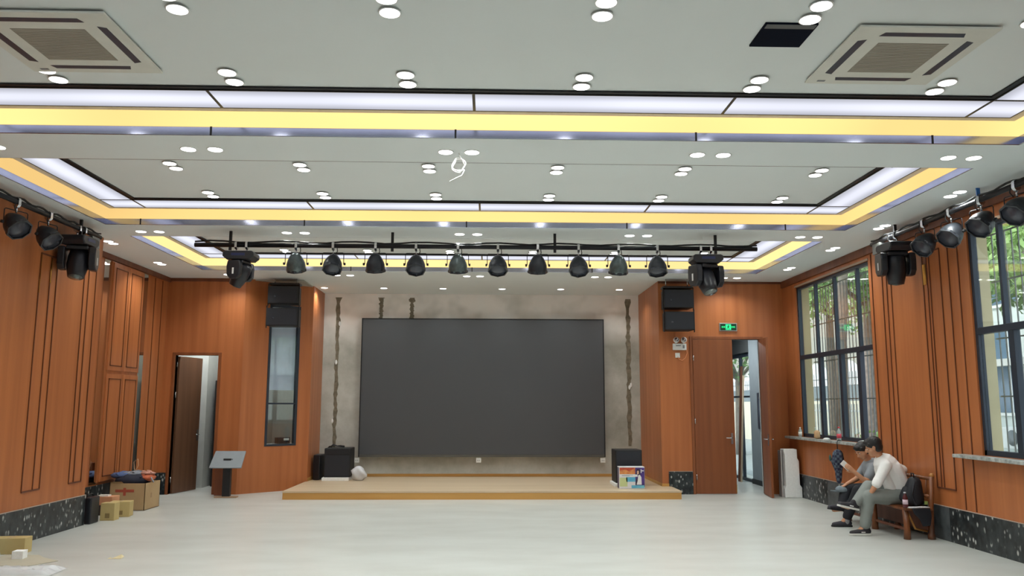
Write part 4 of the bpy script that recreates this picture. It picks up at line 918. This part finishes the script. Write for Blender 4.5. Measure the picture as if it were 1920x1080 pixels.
hand(m, wN, (-.25, .05, -.95), (-.9, .3, .2), 1, .5, 1); hand(m, wF, (-.5, .3, -.7), (-.6, .2, .6), 1, .5, -1)
limb(m, [hN, kN, aN], [.088, .058, .038]); limb(m, [hF, kF, aF], [.088, .058, .038])
m.cap(aN, loc1(4.62, 10.265, .05), .036, .030); m.cap(loc1(4.62, 10.265, .045), loc1(4.53, 10.26, .035), .034, .026); m.cap(aF, loc1(4.48, 10.24, .345), .036, .032); m.cap(loc1(4.48, 10.24, .345), loc1(4.40, 10.235, .365), .032, .026)
body = remesh(m.build('body', M_SKIN, p1), .0065, 3)
face_bits(p1, A1h)
M_SHIRT = mat('white_shirt', (244, 244, 242), .8, var=.05, scale=10, bump=.25)
m = MB(); limb(m, [lerp(pel, sp1, .12), sp1, sp2, ch], [.150, .150, .150, .145]); m.cap(sN, sF, .072, .072); m.cap(ch, lerp(ch, nk, .6), .105, .066)
for q in (-.045, .045): m.cap(loc1(5.285, 10.42+q*1.8, .50), loc1(5.17, 10.42+q*1.4, .82), .07, .075)
m.cap(loc1(5.075, 10.34, .56), loc1(5.0, 10.36, .80), .07, .06); m.cap(loc1(5.075, 10.50, .56), loc1(5.02, 10.5, .80), .07, .06)
limb(m, [sN, lerp(sN, eN, .55), lerp(sN, eN, .97)], [.072, .064, .058]); m.cap(lerp(sN, eN, .88), lerp(sN, eN, 1.05), .064, .060); limb(m, [sF, eF, lerp(eF, wF, .45)], [.072, .060, .05])
remesh(m.build('shirt', M_SHIRT, p1), .009, 5)
m = MB(); m.tube([lerp(nk, hc, .12), lerp(nk, hc, .26)], [.066, .060], 16); remesh(m.build('collar', M_SHIRT, p1), .007, 2)
M_TROU = mat('grey_trousers', (134, 140, 136), .85, var=.10, scale=8, bump=.2)
m = MB(); m.cap(hN, hF, .118, .118); m.cap(pel, lerp(pel, sp1, .45), .135, .13); m.cap(loc1(5.27, 10.38, .47), loc1(5.27, 10.46, .47), .10, .10)
limb(m, [hN, lerp(hN, kN, .5), kN], [.110, .098, .080]); limb(m, [kN, lerp(kN, aN, .5), lerp(kN, aN, .98)], [.080, .072, .066]); limb(m, [hF, lerp(hF, kF, .5), kF], [.112, .10, .080]); limb(m, [kF, lerp(kF, aF, .5), lerp(kF, aF, .93)], [.080, .070, .060])
remesh(m.build('trousers', M_TROU, p1), .009, 5)
m = MB(); m.tube([lerp(pel, sp1, .50), lerp(pel, sp1, .72)], [.140, .138], 24); remesh(m.build('belt', M_BLACK, p1), .009, 1)
def shoe(par, ank, toe, up=(0, 0, 1), sole=True, c=None):
    a = Vector(ank); t = Vector(toe); d = (t-a).normalized(); L = (t-a).length; upv = Vector(up); upv = (upv-d*upv.dot(d)).normalized(); s = upv.cross(d)
    A = Matrix(((d.x, s.x, upv.x, a.x), (d.y, s.y, upv.y, a.y), (d.z, s.z, upv.z, a.z), (0, 0, 0, 1)))
    m = MB(A); m.cap((-.03, 0, .035), (.06, 0, .03), .042, .038); m.cap((.06, 0, .026), (L-.04, 0, .016), .040, .030); m.cap((-.02, 0, .06), (.01, 0, .075), .042, .038)
    for v in m.bm.verts:
        q = A.inverted() @ v.co
        if q.z < .0: q.z = 0; v.co = A @ q
    o = remesh(m.build('shoe', c or mat('black_shoe', (34, 34, 40), .55), par), .008, 3)
    pts = [(-.07, -.025), (-.04, -.038), (.06, -.042), (L-.03, -.034), (L, 0), (L-.03, .034), (.06, .042), (-.04, .038), (-.07, .025)]
    MB(A).prism(pts, 2, -.012, .012).build('sole', mat('white_sole', (214, 214, 208), .6) if sole else M_BLACK, o, bevel=.004)
    if sole: MB(A).box(.02, .07, .0395, .0415, .022, .034).build('stripe', M_WHITE, o)
shoe(p1, loc1(4.690, 10.262, .014), loc1(4.475, 10.255, .014)); shoe(p1, loc1(4.545, 10.245, .325), loc1(4.335, 10.23, .372), (.2, 0, 1))
m = MB(); m.cap(loc1(4.69, 10.27, .13), loc1(4.685, 10.27, .07), .043, .043); remesh(m.build('sock', mat('grey_sock', (150, 152, 154), .8), p1), .008, 2)
m = MB(); m.cap(loc1(4.575, 10.25, .38), loc1(4.55, 10.25, .36), .043, .043); remesh(m.build('sock', MATS['grey_sock'], p1), .008, 2)

# ---- person in the grey T-shirt beyond
p2 = thing('person', 'seated person in grey T-shirt and black trousers looking down at a phone', 'person', (5.2, 11.0, 0))
def loc2(x, y, z): return (x-5.2, y-11.0, z)
pel = loc2(5.25, 11.05, .46); sp1 = loc2(5.24, 11.05, .60); ch = loc2(5.19, 11.04, .76); nk = loc2(5.145, 11.03, .845); hc = loc2(5.045, 10.99, .985)
sN, eN, wN = loc2(5.115, 10.86, .77), loc2(4.985, 10.80, .60), loc2(4.845, 10.83, .725)
sF, eF, wF = loc2(5.20, 11.22, .78), loc2(5.06, 11.24, .60), loc2(4.86, 11.12, .535)
hN, kN, aN = loc2(5.21, 10.95, .455), loc2(4.93, 10.93, .47), loc2(4.77, 10.96, .12)
hF, kF, aF = loc2(5.21, 11.14, .455), loc2(4.86, 11.15, .46), loc2(4.72, 11.0, .23)
m = MB(); limb(m, [pel, sp1, ch], [.12, .112, .12]); m.cap(sN, sF, .052, .052); m.cap(ch, nk, .07, .05); m.cap(nk, lerp(nk, hc, .6), .048, .044); m.cap(hN, hF, .09, .09)
A2h = head(m, hc, (-.80, -.12, -.50), (-.50, 0, .86), .97)
limb(m, [sN, eN, wN], [.046, .036, .025]); limb(m, [sF, eF, wF], [.046, .036, .025])
hand(m, wN, (-.75, .0, .62), (.1, .95, .1), 1, .55, 1); hand(m, wF, (-.9, -.1, -.42), (-.1, 0, -1), 1, .6, -1)
limb(m, [hN, kN, aN], [.085, .056, .037]); limb(m, [hF, kF, aF], [.085, .056, .037]); m.cap(aN, loc2(4.70, 10.97, .04), .035, .028); m.cap(loc2(4.70, 10.97, .04), loc2(4.60, 10.98, .03), .03, .024); m.cap(aF, loc2(4.60, 10.96, .22), .035, .028)
remesh(m.build('body', M_SKIN, p2), .0065, 3); face_bits(p2, A2h)
m = MB(); limb(m, [lerp(pel, sp1, .1), sp1, ch], [.145, .14, .14]); m.cap(sN, sF, .07, .07); m.cap(ch, lerp(ch, nk, .55), .10, .062); limb(m, [sN, lerp(sN, eN, .62)], [.068, .062]); limb(m, [sF, lerp(sF, eF, .62)], [.068, .062])
remesh(m.build('t_shirt', mat('grey_tshirt', (140, 146, 152), .85, bump=.2), p2), .009, 5)
m = MB(); m.cap(hN, hF, .112, .112); limb(m, [hN, kN, lerp(kN, aN, .95)], [.105, .078, .062]); limb(m, [hF, kF, lerp(kF, aF, .9)], [.105, .078, .060])
remesh(m.build('trousers', mat('black_trousers', (28, 30, 36), .85), p2), .009, 5)
DSH = mat('dark_slipon', (52, 50, 58), .6)
shoe(p2, loc2(4.765, 10.965, .012), loc2(4.56, 10.98, .012), sole=False, c=DSH); shoe(p2, loc2(4.70, 10.99, .215), loc2(4.50, 10.93, .245), sole=False, c=DSH)
m = MB(); m.cap(loc2(4.77, 10.96, .14), loc2(4.765, 10.96, .06), .042, .042); remesh(m.build('sock', MATS['grey_sock'], p2), .008, 2)
# phone and cap
o = thing('phone', 'slim pale smartphone held up by the person in the grey T-shirt', 'phone', (4.755, 10.855, .80), 0)
MB(RY(.75)).box(-.075, .065, .0, .009, -.036, .036).build('case', M_WHITE, o, bevel=.003); MB(RY(.75)).box(-.07, .06, .0095, .0102, -.032, .032).build('display', mat('phone_glass', (30, 34, 44), .1), o)
o = thing('cap', 'greyish blue cap held on the knee by the person behind', 'cap', (4.79, 11.12, .455), 0)
m = MB(RY(.2)); m.ball((0, 0, 0), (.085, .075, .06), 18)
for v in m.bm.verts: v.co.z = max(-.02, v.co.z)
m.build('crown', mat('cap_cloth', (120, 132, 140), .8, var=.2, scale=18), o); MB(RY(.1)).prism([(-.06, -.06), (-.13, -.05), (-.16, 0), (-.13, .05), (-.06, .06)], 2, -.022, -.014).build('brim', mat('cap_brim', (104, 114, 122), .8), o)

# ================================================================== OUTSIDE THE WINDOWS
struct('floor_outside', MB().box(5.76, 40, -10, 60, -.2, -.12), mat('yard_paving', (168, 170, 164), .9, scale=2, coord='World'))
def grille(label, win):
    y0, y1, z0, z1 = win; o = thing('security_grille', label, 'window grille', (XR+.30, y0, z0))
    m = MB(); 
    for z in (.02, .65, 1.30, 1.95, z1-z0-.05): m.box(-.008, .008, -.06, y1-y0+.06, z-.008, z+.008)
    for yy in (-.05, y1-y0+.05):
        for z in (.02, z1-z0-.05): m.box(-.0595, 0, yy-.01, yy+.01, z-.01, z+.01)
    m.build('cross_bars', M_GB, o); n = int((y1-y0)/.115)
    first = None
    for i in range(n+1):
        y = i*(y1-y0)/n
        if first is None: first = MB().box(-.006, .006, -.006, .006, .03, z1-z0-.05).build('bar', M_GB, o)
        else: c = first.copy(); COL.objects.link(c); c.parent = o; c.location = (0, y, 0)
M_GB = mat('grille_grey', (120, 122, 120), .5)
grille('grey security bars outside the far window', WIN1); grille('grey security bars outside the near window', WIN2)
def building(label, X, y0, y1, h, wallm, wy, wz, ww, wh, door=None):
    o = thing('building', label, 'building', (X, y0, -.12)); L = y1-y0
    MB().box(0, 4, 0, L, 0, h).build('wall', wallm, o)
    for y in wy:
        for z in wz:
            w = MB().box(-.05, -.001, y-ww/2, y+ww/2, z, z+wh).build('window', M_WHITE, o); m = MB()
            for k in range(2): m.box(-.06, -.051, y-ww/2+.06+k*ww/2, y-.06+k*ww/2, z+.08, z+wh-.08)
            m.build('pane', mat('far_pane', (96, 118, 138), .15), w)
    MB().box(-.35, 0, 0, L, h*.42, h*.42+.18).build('ledge', mat('far_ledge', (205, 205, 200), .8), o)
    return o
def arched_building():
    o = thing('building', 'grey building with white arch panels standing in for bright sky across the yard behind the far window', 'building', (13.4, 22.6, -.12))
    MB().box(0, 4, 0, 24, 2.45, 7.5).build('wall', mat('far_render', (176, 172, 160), .9, coord='World', scale=1), o)
    MB().box(-.25, 4, 0, 24, 0, 1.87).build('lower_wall', mat('far_cream', (232, 222, 200), .9, coord='World'), o)
    MB().box(-.05, 4, 0, 24, 1.871, 2.449).build('band', mat('far_band', (128, 138, 142), .9), o)
    for i in range(8):
        y = 1.8+2.8*i; pts = [(y-1.05, 2.46), (y+1.05, 2.46)]+[(y+1.05*math.cos(a*PI/12), 2.46+.3+.62*math.sin(a*PI/12)) for a in range(13)]
        w = MB().prism(pts, 0, -.06, -.001).build('arch_panel', mat('bright_white', (246, 246, 248), .7), o); m = MB()  # white panel painted as bright sky showing through the arch
        for k in range(1, 8): m.box(-.075, -.0605, y-1.05+k*.26-.012, y-1.05+k*.26+.012, 2.46, 2.95)
        m.box(-.075, -.0605, y-1.0, y+1.0, 2.70, 2.73); m.build('window_bars', mat('grille_grey', (120, 122, 120), .5), w)
arched_building()
b2 = building('white building with tall blue-grey windows behind the near window', 13.6, 8, 22.4, 6.5, mat('near_render', (206, 212, 208), .9, coord='World', scale=1), [5.0, 7.6, 10.2, 12.8], (1.45, 4.3), 1.15, 2.3)
for i, (y, z) in enumerate(((18.3, .5), (20.6, .5))):
    o = thing('condenser_unit', 'white air conditioner outdoor unit on the near building, %s' % ['nearer one', 'farther one'][i], 'air conditioner', (13.59, y, z))
    MB().box(-.3, 0, -.4, .4, 0, .55).build('case', M_WHITE, o, bevel=.02); MB().lathe([(0, 0), (.2, 0), (.2, .02), (0, .02)], 20, (-.30, -.1, .28), RY(-PI/2)).build('fan', mat('fan_grey', (110, 114, 116), .5), o)
# fence with pickets
fo = thing('yard_fence', 'pale metal picket fence across the yard beyond the far window', 'fence', (11.8, 23, -.12))
MB().box(-.02, .02, 0, 12, .25, .30).box(-.02, .02, 0, 12, 1.5, 1.55).build('rails', mat('fence_pale', (205, 208, 206), .6), fo)
m = MB()
for i in range(60): m.box(-.015, .015, .1+i*.2-.018, .1+i*.2+.018, 0, 1.75)
m.build('pickets', MATS['fence_pale'], fo)
LEAF = [mat('leaf_green', (128, 164, 96), .6, rgb2=(96, 134, 72), scale=3), mat('leaf_light', (168, 194, 122), .6, rgb2=(130, 164, 94), scale=3), mat('leaf_dark', (104, 132, 94), .6, rgb2=(78, 104, 70), scale=3)]
M_BARK = mat('bark', (138, 126, 114), .9, var=.4, scale=10, bump=.5)
def tree(label, x, y, tr_h, cr, n, lm, seed, lean=0, blobs=7, group='trees in the yard'):
    random.seed(seed); o = thing('tree', label, 'tree', (x, y, -.12), 0, group)
    m = MB(); top = Vector((lean, 0, tr_h)); m.tube([(0, 0, 0), (lean*.3, .05, tr_h*.5), top], [.17, .13, .10], 10)
    cs = []
    for k in range(blobs):
        a_ = random.random()*2*PI; q = Vector((lean+cr*.75*math.cos(a_), cr*.75*math.sin(a_), tr_h+cr*(.1+.9*random.random()))); cs.append(q); m.tube([top, top.lerp(q, .5)+Vector((0, 0, .1)), q], [.07, .05, .02], 6)
    m.build('trunk', M_BARK, o); f_ = MB()
    for i in range(n):
        c = random.choice(cs); d = Vector((random.gauss(0, 1), random.gauss(0, 1), random.gauss(0, .8))).normalized()*cr*.55*random.random()**.4; p = c+d
        s = .05+.05*random.random(); R_ = Matrix.Rotation(random.random()*6, 3, Vector((random.gauss(0, 1), random.gauss(0, 1), random.gauss(0, 1))).normalized())
        f_._f([p+R_ @ Vector(v) for v in ((-s, -s*.5, 0), (s*.2, -s*.55, 0), (s*1.3, 0, s*.2), (s*.2, s*.55, 0))], [(0, 1, 2, 3)])
    f_.build('foliage', lm, o)
tree('leafy tree in the yard seen through upper panes of the far window', 9.6, 20.2, 4.2, 1.7, 4200, LEAF[0], 1)
tree('darker leafy tree behind the far window, farther away', 11.0, 25.8, 4.6, 1.7, 4200, LEAF[1], 2)
tree('light green tree close outside the near window', 8.9, 12.6, 3.9, 1.6, 5200, LEAF[1], 3)
tree('dense green tree beyond the near window', 10.9, 15.2, 4.2, 1.8, 5200, LEAF[0], 4)
tree('crooked thick trunk tree at the near end of the far window view', 8.0, 18.4, 5.6, 1.3, 2600, LEAF[2], 5, .3)
tree('tree seen through the corridor glazing', 8.8, 28.5, 2.6, 1.8, 3600, LEAF[0], 6)
def shrub(label, x, y, r_, seed, n=1800):
    random.seed(seed); m = MB()
    for i in range(n):
        d = Vector((random.gauss(0, 1), random.gauss(0, 1), abs(random.gauss(0, 1)))).normalized()*r_*random.random()**.4; s = .03+.03*random.random(); R_ = Matrix.Rotation(random.random()*6, 3, Vector((random.gauss(0, 1), random.gauss(0, 1), 1)).normalized())
        m._f([d+R_ @ Vector(v) for v in ((-s, -s*.5, 0), (s*.2, -s*.55, 0), (s*1.3, 0, s*.2), (s*.2, s*.55, 0))], [(0, 1, 2, 3)])
    tag(m.build('shrub', LEAF[1], loc=(x, y, -.12)), label, 'shrub')
shrub('light green shrub outside the near end of the far window', 7.3, 15.2, 1.25, 8, 2600)
shrub('light green shrub low in the yard beyond the fence', 9.6, 23.4, .9, 9)
